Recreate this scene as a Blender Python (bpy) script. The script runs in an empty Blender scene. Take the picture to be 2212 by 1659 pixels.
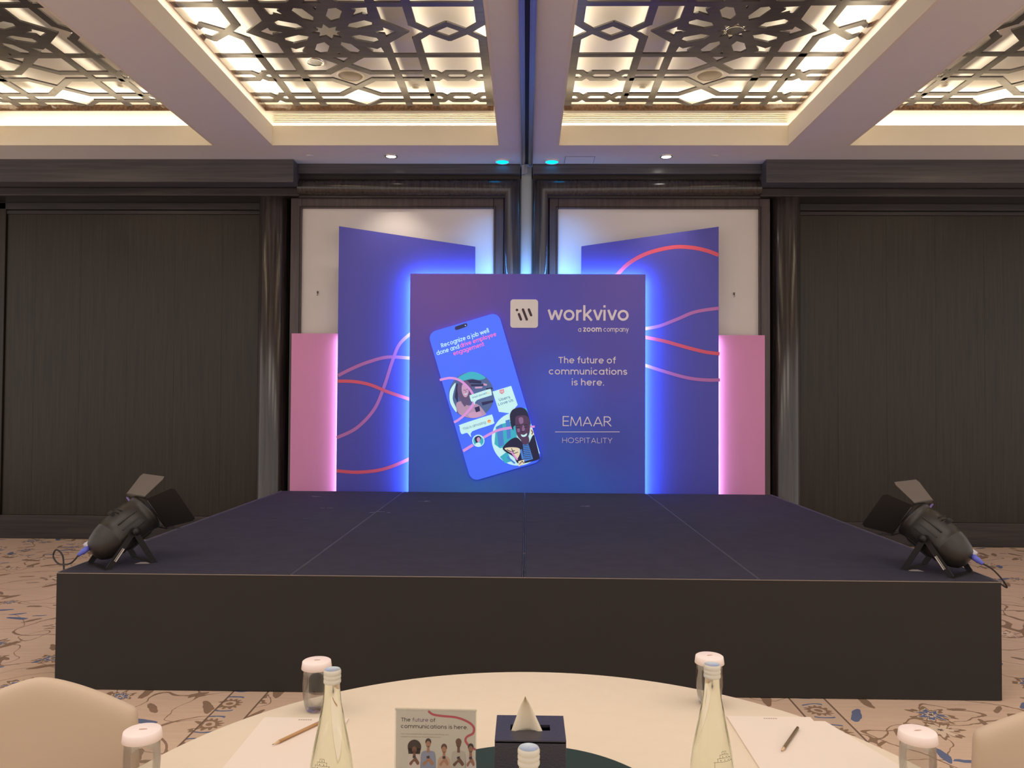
import bpy, bmesh, math, random
from math import sin, cos, pi, radians, sqrt, atan2
from mathutils import Vector, Matrix
from mathutils.geometry import tessellate_polygon
random.seed(7)
SC = bpy.context.scene
COL = SC.collection

# ------------------------------------------------------------------ camera, world, lights, exposure
CX, CZ = -0.015, 1.55
YAW, PITCH, ROLL, FPX = 0.01776, 0.02224, 0.00592, 1689.9
fw = Vector((-sin(YAW)*cos(PITCH), cos(YAW)*cos(PITCH), sin(PITCH)))
rt = Vector((cos(YAW), sin(YAW), 0))
up = rt.cross(fw)
r2 = rt*cos(ROLL)+up*sin(ROLL)
u2 = -rt*sin(ROLL)+up*cos(ROLL)
cam = bpy.data.cameras.new('camera')
cam.sensor_width = 36
cam.lens = 36*FPX/2212
cam.clip_start = 0.02
camo = bpy.data.objects.new('camera', cam)
camo.matrix_world = Matrix(((r2.x, u2.x, -fw.x, CX), (r2.y, u2.y, -fw.y, 0), (r2.z, u2.z, -fw.z, CZ), (0, 0, 0, 1)))
COL.objects.link(camo)
SC.camera = camo
w = bpy.data.worlds.new('world')
w.use_nodes = True
w.node_tree.nodes['Background'].inputs[0].default_value = (1.0, 0.90, 0.84, 1)
w.node_tree.nodes['Background'].inputs[1].default_value = 1.08
SC.world = w
SC.view_settings.view_transform = 'Standard'
SC.view_settings.look = 'None'
SC.view_settings.gamma = 1
SC.view_settings.exposure = 0.0
SC.view_settings.use_curve_mapping = False
SC.cycles.max_bounces = 10
SC.cycles.diffuse_bounces = 4
SC.cycles.transparent_max_bounces = 12
SC.cycles.transmission_bounces = 10
SC.cycles.caustics_reflective = False
SC.cycles.sample_clamp_indirect = 4
SC.cycles.use_denoising = True

def area(loc, direction, sx, sy, power, color, along=None, spread=None):
    L = bpy.data.lights.new('area_light', 'AREA')
    L.shape = 'RECTANGLE'
    L.size = sx
    L.size_y = sy
    L.energy = power
    L.color = color
    if spread: L.spread = spread
    o = bpy.data.objects.new('area_light', L)
    z = -Vector(direction).normalized()
    x = Vector(along or (1, 0, 0)).normalized()
    x = (x - z*x.dot(z)).normalized()
    y = z.cross(x)
    o.matrix_world = Matrix(((x.x, y.x, z.x, loc[0]), (x.y, y.y, z.y, loc[1]), (x.z, y.z, z.z, loc[2]), (0, 0, 0, 1)))
    COL.objects.link(o)
    return o

def spot(loc, target, power, color, angle=60, blend=0.6, radius=0.03):
    L = bpy.data.lights.new('spot_light', 'SPOT')
    L.energy = power
    L.color = color
    L.spot_size = radians(angle)
    L.spot_blend = blend
    L.shadow_soft_size = radius
    o = bpy.data.objects.new('spot_light', L)
    o.location = loc
    o.rotation_euler = (Vector(target)-Vector(loc)).to_track_quat('-Z', 'Y').to_euler()
    COL.objects.link(o)
    return o

# room dimensions
HC = 4.07          # ceiling underside
ZF = 4.265         # top edge of the coffer upstands
ZL = 4.50          # underside of the fretwork
ZT = 4.62          # coffer ceiling
BX = 0.296; CW = 2.241; BW = 0.593
COFX = [(BX, BX+CW), (BX+CW+BW, BX+2*CW+BW)]
COFX = [(-b, -a) for a, b in reversed(COFX)] + COFX
COFY = [(4.72, 7.64)]
WARM = (1.0, 0.86, 0.64)
PEACH = (1.0, 0.74, 0.50)
K_COVE, K_TOP, K_BAR_FILL = 15, 9, 2.3
REC = 0.12
for x0, x1 in COFX:
    y0, y1 = COFY[0]
    outer = x0 if x0 < 0 else x1
    inner = x1 if x0 < 0 else x0
    sg = -1 if x0 < 0 else 1
    L = y1-y0
    # strips on the ledge behind the upstand, washing the recess wall
    area((outer+sg*0.03, (y0+y1)/2, 4.14), (sg*0.8, 0, 0.9), L, 0.04, K_COVE, WARM, (0, 1, 0), 2.0)
    area((inner-sg*0.03, (y0+y1)/2, 4.14), (-sg*0.8, 0, 0.9), L, 0.04, K_COVE*0.6, WARM, (0, 1, 0), 2.0)
    area(((x0+x1)/2, y1+0.03, 4.14), (0, 0.8, 0.9), x1-x0, 0.04, K_COVE, WARM, None, 2.0)
    # strips above the fretwork along its edges, lighting the coffer ceiling
    area((outer+sg*0.055, (y0+y1)/2, 4.535), (-sg*0.12, 0, 1), L, 0.09, K_TOP, WARM, (0, 1, 0))
    area((inner-sg*0.03, (y0+y1)/2, 4.535), (sg*0.5, 0, 1), L, 0.05, K_TOP*0.5, WARM, (0, 1, 0))
    # unseen fill strips added on the fretwork bars to brighten the cream ceiling
    sx_ = -1.62 if inner > -1 and x0 < 0 else (1.62 if x0 > 0 and inner < 1 else (-4.454 if x0 < 0 else 4.454))
    for u, tl in ((-0.697, -1.2), (-0.43, 1.6), (0.43, -1.6), (0.697, 1.2), (1.235, -1.6)):
        area((sx_-sg*u, (y0+y1)/2, 4.543), (-sg*tl, 0, 0.8), 2.9, 0.04, K_BAR_FILL, WARM, (0, 1, 0))
    area(((x0+x1)/2, y1+0.06, 4.535), (0, -0.12, 1), x1-x0, 0.08, K_TOP*0.4, WARM)
# unseen area lights added over the table and the seats for top light
for x in (-3.2, 0, 3.2): area((x, 1.9, 4.2), (0, 0.12, -1), 1.6, 1.8, 20, (1.0, 0.80, 0.62))
# two blue spots over the backdrop, and the two white downlights of the soffit
for x in (-0.26, 0.262):
    spot((x, 8.10, 4.03), (x*3.0, 6.9, 0.6), 75, (0.05, 0.35, 1.0), 110, 1.0, 0.05)
spot((1.42, 7.99, 4.03), (1.5, 7.9, 0), 60, (1.0, 0.86, 0.70), 70, 1.0)
spot((-1.41, 7.99, 4.03), (-1.5, 7.9, 0), 50, (1.0, 0.86, 0.70), 100, 1.0)

# ------------------------------------------------------------------ materials
def lin(c):
    c = c/255.0
    return c/12.92 if c <= 0.04045 else ((c+0.055)/1.055)**2.4
def rgb(r, g, b): return (lin(r), lin(g), lin(b), 1)

class N:
    """socket wrapper for short node arithmetic"""
    def __init__(s, nt, sock): s.nt, s.s = nt, sock
    def m(s, op, *a, clamp=False):
        n = s.nt.nodes.new('ShaderNodeMath'); n.operation = op; n.use_clamp = clamp
        for i, v in enumerate((s,)+a):
            if isinstance(v, N): s.nt.links.new(v.s, n.inputs[i])
            else: n.inputs[i].default_value = v
        return N(s.nt, n.outputs[0])
    def __add__(s, o): return s.m('ADD', o)
    def __sub__(s, o): return s.m('SUBTRACT', o)
    def __mul__(s, o): return s.m('MULTIPLY', o)
    def __truediv__(s, o): return s.m('DIVIDE', o)
    def abs(s): return s.m('ABSOLUTE')
    def lt(s, o): return s.m('LESS_THAN', o)
    def gt(s, o): return s.m('GREATER_THAN', o)
    def cos(s): return s.m('COSINE')
    def sin(s): return s.m('SINE')
    def max(s, o): return s.m('MAXIMUM', o)
    def min(s, o): return s.m('MINIMUM', o)

def new_mat(name):
    m = bpy.data.materials.new(name)
    m.use_nodes = True
    return m, m.node_tree, m.node_tree.nodes['Principled BSDF']

def mat(name, col, rough=0.6, metal=0.0, spec=0.5, coat=0.0, var=0.06, vscale=6.0, bump=0.0, bscale=200.0, stretch=(1, 1, 1), emit=None, estr=0.0):
    m, nt, b = new_mat(name)
    b.inputs['Roughness'].default_value = rough
    b.inputs['Metallic'].default_value = metal
    b.inputs['Specular IOR Level'].default_value = spec
    b.inputs['Coat Weight'].default_value = coat
    b.inputs['Coat Roughness'].default_value = 0.15
    tc = nt.nodes.new('ShaderNodeTexCoord')
    mp = nt.nodes.new('ShaderNodeMapping'); mp.inputs['Scale'].default_value = stretch
    nt.links.new(tc.outputs['Object'], mp.inputs[0])
    no = nt.nodes.new('ShaderNodeTexNoise'); no.inputs['Scale'].default_value = vscale; no.inputs['Detail'].default_value = 5
    nt.links.new(mp.outputs[0], no.inputs['Vector'])
    mx = nt.nodes.new('ShaderNodeMix'); mx.data_type = 'RGBA'
    mx.inputs[6].default_value = tuple(c*(1-var) for c in col[:3])+(1,)
    mx.inputs[7].default_value = tuple(min(1, c*(1+var)) for c in col[:3])+(1,)
    nt.links.new(no.outputs['Fac'], mx.inputs[0])
    nt.links.new(mx.outputs[2], b.inputs['Base Color'])
    if bump:
        n2 = nt.nodes.new('ShaderNodeTexNoise'); n2.inputs['Scale'].default_value = bscale; n2.inputs['Detail'].default_value = 3
        nt.links.new(mp.outputs[0], n2.inputs['Vector'])
        bp = nt.nodes.new('ShaderNodeBump'); bp.inputs['Strength'].default_value = bump; bp.inputs['Distance'].default_value = 0.002
        nt.links.new(n2.outputs['Fac'], bp.inputs['Height']); nt.links.new(bp.outputs[0], b.inputs['Normal'])
    if emit:
        b.inputs['Emission Color'].default_value = emit
        b.inputs['Emission Strength'].default_value = estr
    return m

def glow(name, col, strength):
    m, nt, b = new_mat(name)
    b.inputs['Base Color'].default_value = (0, 0, 0, 1)
    b.inputs['Emission Color'].default_value = col
    b.inputs['Emission Strength'].default_value = strength
    return m

def wood(name, c1, c2, rough=0.35, coat=0.3, axis='z', scale=1.0):
    m, nt, b = new_mat(name)
    tc = nt.nodes.new('ShaderNodeTexCoord')
    mp = nt.nodes.new('ShaderNodeMapping')
    st = {'z': (28, 28, 0.9), 'x': (0.9, 28, 28), 'y': (28, 0.9, 28)}[axis]
    mp.inputs['Scale'].default_value = tuple(v*scale for v in st)
    nt.links.new(tc.outputs['Object'], mp.inputs[0])
    no = nt.nodes.new('ShaderNodeTexNoise'); no.inputs['Scale'].default_value = 1.5; no.inputs['Detail'].default_value = 6; no.inputs['Distortion'].default_value = 0.4
    nt.links.new(mp.outputs[0], no.inputs['Vector'])
    cr = nt.nodes.new('ShaderNodeValToRGB')
    cr.color_ramp.elements[0].position = 0.3; cr.color_ramp.elements[0].color = c1
    cr.color_ramp.elements[1].position = 0.72; cr.color_ramp.elements[1].color = c2
    nt.links.new(no.outputs['Fac'], cr.inputs[0]); nt.links.new(cr.outputs[0], b.inputs['Base Color'])
    b.inputs['Roughness'].default_value = rough
    b.inputs['Coat Weight'].default_value = coat
    b.inputs['Coat Roughness'].default_value = 0.12
    b.inputs['Specular IOR Level'].default_value = 0.38
    return m

CEIL = mat('ceiling_paint', rgb(232, 228, 222), 0.75, var=0.02)
FASC = mat('cream_paint', rgb(236, 227, 208), 0.7, var=0.02)
PANEL_CREAM = mat('coffer_paint', rgb(244, 238, 228), 0.7, var=0.02)
LATT = wood('fretwork_wood', rgb(62, 60, 62), rgb(84, 80, 78), 0.30, 0.25, 'x', 0.5)
LATT_Y = wood('fretwork_border_wood', rgb(56, 42, 34), rgb(104, 76, 56), 0.16, 0.5, 'y')
DWOOD = wood('dark_wood_veneer', rgb(33, 28, 22), rgb(50, 43, 34), 0.36, 0.0, 'z')
DWOOD_X = wood('dark_wood_rail', rgb(44, 40, 40), rgb(64, 58, 57), 0.34, 0.05, 'x')
FRAMEW = wood('frame_wood', rgb(64, 54, 57), rgb(86, 74, 76), 0.35, 0.1, 'z')
CORN = wood('cornice_wood', rgb(70, 68, 72), rgb(92, 88, 90), 0.36, 0.1, 'x')
COLW = wood('column_wood', rgb(34, 30, 31), rgb(66, 58, 55), 0.18, 0.5, 'z')
SCREEN = mat('white_fabric_panel', rgb(222, 216, 212), 0.9, var=0.02)
STRIPW = mat('grey_wall_post', rgb(188, 196, 194), 0.6, var=0.02)
ALU = mat('aluminium', rgb(170, 172, 180), 0.35, 0.9)
BLACKSLOT = mat('black_slot', rgb(24, 26, 34), 0.6)
STAGE = mat('black_stage_carpet', rgb(60, 57, 68), 0.95, spec=0.2, var=0.22, vscale=9, bump=0.5, bscale=400)
STRIM = mat('worn_edge_trim', rgb(98, 94, 102), 0.6, var=0.35, vscale=14)
SKIRT = mat('black_skirt_board', rgb(52, 48, 45), 0.85, spec=0.2, var=0.08, vscale=3)
CLOTH = mat('cream_tablecloth', rgb(222, 206, 182), 0.9, spec=0.2, var=0.035, vscale=26, bump=0.25, bscale=14)
CHAIRC = mat('cream_stretch_cover', rgb(198, 176, 152), 0.85, spec=0.2, var=0.03, bump=0.1, bscale=300)
PAPER = mat('white_paper', rgb(228, 212, 196), 0.8, var=0.01)
LIDM = mat('paper_lid', rgb(240, 222, 214), 0.8, var=0.02)
BOXM = mat('black_leatherette', rgb(54, 50, 58), 0.42, var=0.08, bump=0.35, bscale=350)
TISSUE = mat('tissue', rgb(226, 212, 186), 0.95, var=0.04, bump=0.3, bscale=60)
GREENG = mat('dark_green_glass', rgb(50, 64, 50), 0.55, spec=0.12, var=0.08)
CAPM = mat('white_metal_cap', rgb(205, 198, 180), 0.4, var=0.03)
CAPT = mat('pale_cap_top', rgb(178, 190, 200), 0.25, coat=0.4)
PENW = mat('pencil_wood', rgb(184, 140, 92), 0.6, var=0.1)
PEND = mat('pencil_brown_paint', rgb(112, 92, 60), 0.5, var=0.1)
GRAPH = mat('graphite', rgb(50, 44, 40), 0.4)
BMET = mat('black_lamp_metal', rgb(40, 36, 32), 0.42, var=0.12, vscale=20)
BFLAT = mat('matt_black_metal', rgb(20, 18, 18), 0.55, var=0.1)
DOORM = mat('barn_door_metal', rgb(96, 86, 78), 0.6, var=0.05)
BLUEC = mat('blue_connector', rgb(92, 100, 196), 0.45)
GREYC = mat('grey_connector', rgb(190, 190, 200), 0.45)
CABLE = mat('black_cable', rgb(40, 32, 28), 0.5)
LABELW = mat('white_sticker', rgb(205, 195, 185), 0.6)
BLACKINK = mat('black_ink', rgb(38, 34, 40), 0.6)
BLUEINK = mat('blue_ink', rgb(62, 84, 150), 0.5)
DISC_CREAM = mat('speaker_grille', rgb(190, 178, 158), 0.8, bump=0.3, bscale=500)
CHROME = mat('chrome', rgb(215, 210, 200), 0.12, 1.0)
WHITEP = mat('white_plastic', rgb(228, 220, 205), 0.5)

def glassm(name, col, ior=1.45, rough=0.0):
    m, nt, b = new_mat(name)
    b.inputs['Base Color'].default_value = col
    b.inputs['Roughness'].default_value = rough
    b.inputs['Transmission Weight'].default_value = 1
    b.inputs['IOR'].default_value = ior
    return m
def thin_glass(name, tint, refl=1.0):
    m = bpy.data.materials.new(name); m.use_nodes = True; nt = m.node_tree
    nt.nodes.remove(nt.nodes['Principled BSDF'])
    tr = nt.nodes.new('ShaderNodeBsdfTransparent'); tr.inputs[0].default_value = tint
    gl = nt.nodes.new('ShaderNodeBsdfGlossy'); gl.inputs['Roughness'].default_value = 0.03
    lw = nt.nodes.new('ShaderNodeLayerWeight'); lw.inputs[0].default_value = 0.35
    mu = nt.nodes.new('ShaderNodeMath'); mu.operation = 'MULTIPLY'; mu.inputs[1].default_value = 0.55*refl
    mx = nt.nodes.new('ShaderNodeMixShader')
    nt.links.new(lw.outputs['Fresnel'], mu.inputs[0]); nt.links.new(mu.outputs[0], mx.inputs[0])
    nt.links.new(tr.outputs[0], mx.inputs[1]); nt.links.new(gl.outputs[0], mx.inputs[2])
    nt.links.new(mx.outputs[0], nt.nodes['Material Output'].inputs[0])
    return m
GLASS = thin_glass('clear_glass', (0.93, 0.93, 0.92, 1))
BOTG = glassm('bottle_glass_and_water', (0.90, 0.93, 0.80, 1), 1.33, 0.06)
ACRYL = thin_glass('acrylic', (0.95, 0.96, 0.95, 1), 0.6)

def panel_gradient(name, stops, rough=0.45):
    """printed gradient: stops are (x, z, radius, colour) blobs over the first colour (object coordinates in metres)"""
    m, nt, b = new_mat(name)
    tc = nt.nodes.new('ShaderNodeTexCoord')
    cur = None
    for i, (x, z, rad, c) in enumerate(stops):
        if i == 0:
            cur = nt.nodes.new('ShaderNodeRGB'); cur.outputs[0].default_value = c; cur = cur.outputs[0]; continue
        mp = nt.nodes.new('ShaderNodeMapping')
        mp.inputs['Location'].default_value = (-x/rad, 0, -z/rad)
        mp.inputs['Scale'].default_value = (1/rad, 0, 1/rad)
        nt.links.new(tc.outputs['Object'], mp.inputs[0])
        gr = nt.nodes.new('ShaderNodeTexGradient'); gr.gradient_type = 'SPHERICAL'
        nt.links.new(mp.outputs[0], gr.inputs[0])
        cr = nt.nodes.new('ShaderNodeValToRGB'); cr.color_ramp.interpolation = 'EASE'
        nt.links.new(gr.outputs['Fac'], cr.inputs[0])
        mx = nt.nodes.new('ShaderNodeMix'); mx.data_type = 'RGBA'
        nt.links.new(cr.outputs[0], mx.inputs[0]); nt.links.new(cur, mx.inputs[6]); mx.inputs[7].default_value = c
        cur = mx.outputs[2]
    nt.links.new(cur, b.inputs['Base Color'])
    b.inputs['Roughness'].default_value = rough
    return m

def carpet_mat():
    m, nt, b = new_mat('floral_carpet')
    nn, ln = nt.nodes.new, nt.links.new
    tc = nn('ShaderNodeTexCoord')
    def noise(vec, scale, detail=2, dist=0):
        n = nn('ShaderNodeTexNoise'); n.inputs['Scale'].default_value = scale; n.inputs['Detail'].default_value = detail; n.inputs['Distortion'].default_value = dist
        ln(vec, n.inputs['Vector']); return n
    # slightly warped coordinates
    nz = noise(tc.outputs['Object'], 9, 3)
    va = nn('ShaderNodeVectorMath'); va.operation = 'MULTIPLY_ADD'
    ln(nz.outputs['Color'], va.inputs[0]); va.inputs[1].default_value = (0.05, 0.05, 0); ln(tc.outputs['Object'], va.inputs[2])
    P = va.outputs[0]
    def cells(scale, rnd):
        v = nn('ShaderNodeTexVoronoi'); v.voronoi_dimensions = '2D'; v.inputs['Scale'].default_value = scale; v.inputs['Randomness'].default_value = rnd
        ln(P, v.inputs['Vector'])
        sb = nn('ShaderNodeVectorMath'); sb.operation = 'SUBTRACT'; ln(P, sb.inputs[0]); ln(v.outputs['Position'], sb.inputs[1])
        sx = nn('ShaderNodeSeparateXYZ'); ln(sb.outputs[0], sx.inputs[0])
        sc = nn('ShaderNodeSeparateColor'); ln(v.outputs['Color'], sc.inputs[0])
        return N(nt, sx.outputs[0]), N(nt, sx.outputs[1]), N(nt, sc.outputs[0]), N(nt, sc.outputs[1]), N(nt, sc.outputs[2])
    def col_mix(base, fac, c):
        mx = nn('ShaderNodeMix'); mx.data_type = 'RGBA'
        ln(fac.s, mx.inputs[0]); ln(base, mx.inputs[6])
        if isinstance(c, tuple): mx.inputs[7].default_value = c
        else: ln(c, mx.inputs[7])
        return mx.outputs[2]
    big = noise(tc.outputs['Object'], 1.3, 3)
    fine = nn('ShaderNodeMapping'); fine.inputs['Scale'].default_value = (3, 40, 1); ln(tc.outputs['Object'], fine.inputs[0])
    st = noise(fine.outputs[0], 1.0, 3)
    bc = nn('ShaderNodeMix'); bc.data_type = 'RGBA'
    bc.inputs[6].default_value = rgb(200, 168, 146); bc.inputs[7].default_value = rgb(224, 196, 170)
    f = (N(nt, big.outputs['Fac'])*0.5+N(nt, st.outputs['Fac'])*0.9-0.2).m('MULTIPLY', 1.0, clamp=True)
    ln(f.s, bc.inputs[0])
    cur = bc.outputs[2]
    BR, BL, DK, CR = rgb(146, 118, 96), rgb(104, 112, 142), rgb(110, 92, 84), rgb(220, 196, 172)
    # vines
    vn = noise(P, 1.5, 1, 0.3)
    vine = (N(nt, vn.outputs['Fac'])-0.5).abs().lt(0.0045)
    cur = col_mix(cur, vine, BR)
    vn2 = noise(P, 2.3, 1, 0.2)
    cur = col_mix(cur, (N(nt, vn2.outputs['Fac'])-0.43).abs().lt(0.004), BR)
    # leaves
    x, y, a, bb, cc = cells(5.2, 0.9)
    ang = a*6.28
    lx = x*ang.cos()+y*ang.sin(); ly = y*ang.cos()-x*ang.sin()
    sz = bb*0.034+0.021
    leaf = ((lx/(sz*1.9)).m('POWER', 2.0)+(ly/(sz*0.55)+(lx*10).sin()*0.5).m('POWER', 2.0)).lt(1.0)
    keep = cc.gt(0.32)
    blue = cc.gt(0.74)
    cur = col_mix(cur, leaf*keep, BR)
    cur = col_mix(cur, leaf*blue, BL)
    # flowers
    x, y, a, bb, cc = cells(2.3, 0.8)
    r = (x*x+y*y).m('SQRT'); th = y.m('ARCTAN2', x)
    R = a*0.06+0.07
    pet = (th*7+a*9).cos()*0.22+(th*17).cos()*0.10+0.72
    rr = r/(R*pet)
    fl = rr.lt(1.0)*bb.gt(0.15)
    cur = col_mix(cur, fl, BR)
    cur = col_mix(cur, fl*rr.lt(0.72), CR)
    ring = fl*rr.lt(0.62)
    cur = col_mix(cur, ring*cc.gt(0.4), BL)
    cur = col_mix(cur, fl*rr.lt(0.30), CR)
    cur = col_mix(cur, fl*rr.lt(0.15), DK)
    # narrow border bands running from front to back
    so = nn('ShaderNodeSeparateXYZ'); ln(tc.outputs['Object'], so.inputs[0])
    ox, oy = N(nt, so.outputs[0]), N(nt, so.outputs[1])
    d = (ox.abs()-1.467).abs()
    sp = nn('ShaderNodeSeparateXYZ'); ln(P, sp.inputs[0])
    band = d.lt(0.092)
    cur = col_mix(cur, band, rgb(206, 178, 154))
    px, py = N(nt, sp.outputs[0]), N(nt, sp.outputs[1])
    lx = px.abs()-1.495
    ly = (py.m('PINGPONG', 0.26))-0.13
    rm = (lx*lx+ly*ly).m('SQRT')
    tm = ly.m('ARCTAN2', lx)
    edge = (tm*13).cos()*0.010+0.058
    cur = col_mix(cur, band*rm.lt(edge)*rm.gt(0.034), BR)
    cur = col_mix(cur, band*rm.lt(0.018), BR)
    cur = col_mix(cur, band*rm.gt(0.085)*rm.lt(0.10)*lx.abs().lt(0.05), BL)
    cur = col_mix(cur, (d-0.092).abs().lt(0.005), rgb(120, 98, 84))
    ln(cur, b.inputs['Base Color'])
    b.inputs['Roughness'].default_value = 0.95
    b.inputs['Specular IOR Level'].default_value = 0.15
    bp = nn('ShaderNodeBump'); bp.inputs['Strength'].default_value = 0.4; bp.inputs['Distance'].default_value = 0.004
    fz = noise(tc.outputs['Object'], 350, 2)
    ln(fz.outputs['Fac'], bp.inputs['Height']); ln(bp.outputs[0], b.inputs['Normal'])
    return m
CARPET = carpet_mat()

# ------------------------------------------------------------------ builders
def tag(o, label=None, cat=None, group=None, kind=None):
    if label: o['label'] = label
    if cat: o['category'] = cat
    if group: o['group'] = group
    if kind: o['kind'] = kind
    return o

def empty(name, loc=(0, 0, 0), rz=0):
    o = bpy.data.objects.new(name, None)
    o.empty_display_size = 0.05
    o.location = loc
    o.rotation_euler = (0, 0, rz)
    COL.objects.link(o)
    return o

class MB:
    def __init__(s): s.v, s.f, s.sm = [], [], []
    def add(s, vs, fs, smooth=False):
        n = len(s.v); s.v += [tuple(v) for v in vs]
        s.f += [tuple(i+n for i in f) for f in fs]; s.sm += [smooth]*len(fs); return s
    def box(s, x0, x1, y0, y1, z0, z1, M=None):
        vs = [Vector((x, y, z)) for z in (z0, z1) for y in (y0, y1) for x in (x0, x1)]
        if M: vs = [M @ v for v in vs]
        return s.add(vs, [(0, 2, 3, 1), (4, 5, 7, 6), (0, 1, 5, 4), (2, 6, 7, 3), (0, 4, 6, 2), (1, 3, 7, 5)])
    def lathe(s, prof, n=32, M=None, smooth=True, closed=False, wob=None):
        vs = []
        for r, z in prof:
            for i in range(n):
                a = 2*pi*i/n
                rr = r*(wob(a, z) if wob else 1)
                v = Vector((rr*cos(a), rr*sin(a), z)); vs.append(M @ v if M else v)
        fs = []
        k = len(prof)
        for j in range(k if closed else k-1):
            j2 = (j+1) % k
            for i in range(n):
                i2 = (i+1) % n
                fs.append((j*n+i, j*n+i2, j2*n+i2, j2*n+i))
        return s.add(vs, fs, smooth)
    def tube(s, pts, r, n=8, closed=False):
        pts = [Vector(p) for p in pts]; k = len(pts); vs = []
        for j, p in enumerate(pts):
            a = pts[j-1] if (j or closed) else p
            b = pts[(j+1) % k] if (j < k-1 or closed) else p
            t = (b-a).normalized()
            u = t.cross(Vector((0, 0, 1)))
            if u.length < 0.1: u = t.cross(Vector((1, 0, 0)))
            u.normalize(); w2 = t.cross(u)
            rr = r[j] if isinstance(r, (list, tuple)) else r
            for i in range(n):
                an = 2*pi*i/n; vs.append(p+u*cos(an)*rr+w2*sin(an)*rr)
        fs = []
        for j in range(k if closed else k-1):
            j2 = (j+1) % k
            for i in range(n):
                i2 = (i+1) % n; fs.append((j*n+i, j*n+i2, j2*n+i2, j2*n+i))
        if not closed: fs += [tuple(range(n))[::-1], tuple((k-1)*n+i for i in range(n))]
        return s.add(vs, fs, True)
    def poly(s, outer, holes, fa, fb=None):
        """flat polygon with holes; fa maps (x,y)->3-D for the front, fb for the back"""
        loops = [[Vector((p[0], p[1], 0)) for p in outer]]+[[Vector((p[0], p[1], 0)) for p in h] for h in holes]
        tris = tessellate_polygon(loops)
        flat = [p for l in loops for p in l]
        s.add([fa(p.x, p.y) for p in flat], tris)
        if fb:
            s.add([fb(p.x, p.y) for p in flat], [t[::-1] for t in tris])
            for l in loops:
                k = len(l)
                s.add([fa(p.x, p.y) for p in l]+[fb(p.x, p.y) for p in l], [(i, (i+1) % k, k+(i+1) % k, k+i) for i in range(k)])
        return s
    def build(s, name, m, parent=None, bevel=0, recalc=True):
        me = bpy.data.meshes.new(name)
        me.from_pydata(s.v, [], s.f)
        me.polygons.foreach_set('use_smooth', s.sm)
        if recalc:
            bm = bmesh.new(); bm.from_mesh(me); bmesh.ops.recalc_face_normals(bm, faces=bm.faces); bm.to_mesh(me); bm.free()
        me.materials.append(m)
        o = bpy.data.objects.new(name, me)
        COL.objects.link(o)
        if parent: o.parent = parent
        if bevel:
            b = o.modifiers.new('bevel', 'BEVEL'); b.width = bevel; b.segments = 3; b.limit_method = 'ANGLE'; b.angle_limit = radians(40)
        return o

def copy_tree(o, parent=None):
    c = o.copy(); COL.objects.link(c); c.parent = parent
    for ch in list(o.children): copy_tree(ch, c)
    return c

def spline(pts, n=8, closed=False):
    out = []; k = len(pts); rng = range(k if closed else k-1)
    for i in rng:
        g = lambda j: Vector(pts[j % k]) if closed else Vector(pts[max(0, min(k-1, j))])
        p0, p1, p2, p3 = g(i-1), g(i), g(i+1), g(i+2)
        for q in range(n):
            t = q/n
            out.append(0.5*((2*p1)+(p2-p0)*t+(2*p0-5*p1+4*p2-p3)*t*t+(3*p1-p0-3*p2+p3)*t**3))
    if not closed: out.append(Vector(pts[-1]))
    return [tuple(p) for p in out]

def ell(cx, cy, rx, ry=None, rot=0, n=28, a0=0, a1=360):
    ry = ry or rx; c, s_ = cos(radians(rot)), sin(radians(rot)); out = []
    full = abs(a1-a0) >= 360
    for i in range(n if full else n+1):
        a = radians(a0+(a1-a0)*i/n); x, y = rx*cos(a), ry*sin(a)
        out.append((cx+x*c-y*s_, cy+x*s_+y*c))
    return out

def rrect(x0, y0, x1, y1, r, n=6):
    out = []
    for cx, cy, a in ((x1-r, y1-r, 0), (x0+r, y1-r, 90), (x0+r, y0+r, 180), (x1-r, y0+r, 270)):
        for i in range(n+1):
            t = radians(a+90*i/n); out.append((cx+r*cos(t), cy+r*sin(t)))
    return out

# ribbons (strokes with a width) -------------------------------------------------
def ribbon(pts, wd, closed=False):
    pts = [Vector((p[0], p[1])) for p in pts]
    q = [pts[0]]
    for p in pts[1:]:
        if (p-q[-1]).length > 1e-6: q.append(p)
    if closed and (q[0]-q[-1]).length < 1e-6: q.pop()
    k = len(q); L, R_ = [], []
    for i, p in enumerate(q):
        a = q[i-1] if (i or closed) else None
        b = q[(i+1) % k] if (i < k-1 or closed) else None
        d1 = (p-a).normalized() if a is not None else (b-p).normalized()
        d2 = (b-p).normalized() if b is not None else d1
        n1, n2 = Vector((-d1.y, d1.x)), Vector((-d2.y, d2.x))
        m_ = n1+n2
        m_ = n1 if m_.length < 1e-4 else m_.normalized()
        k_ = min(1.6, 1/max(0.2, m_.dot(n1)))
        L.append(p+m_*wd/2*k_); R_.append(p-m_*wd/2*k_)
    return L, R_

def add_ribbon(mb, pts, wd, fa, fb=None, closed=False):
    L, R_ = ribbon(pts, wd, closed); k = len(L)
    rng = range(k if closed else k-1)
    vs = [fa(p.x, p.y) for p in L]+[fa(p.x, p.y) for p in R_]
    mb.add(vs, [(i, (i+1) % k, k+(i+1) % k, k+i) for i in rng])
    if fb:
        vb = [fb(p.x, p.y) for p in L]+[fb(p.x, p.y) for p in R_]
        n = 2*k
        fs = []
        for i in rng:
            j = (i+1) % k
            fs += [(i, j, n+j, n+i), (k+i, k+j, n+k+j, n+k+i)]
        if not closed: fs += [(0, k, n+k, n), (k-1, 2*k-1, n+2*k-1, n+k-1)]
        mb.add(vs+vb, fs)

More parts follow.
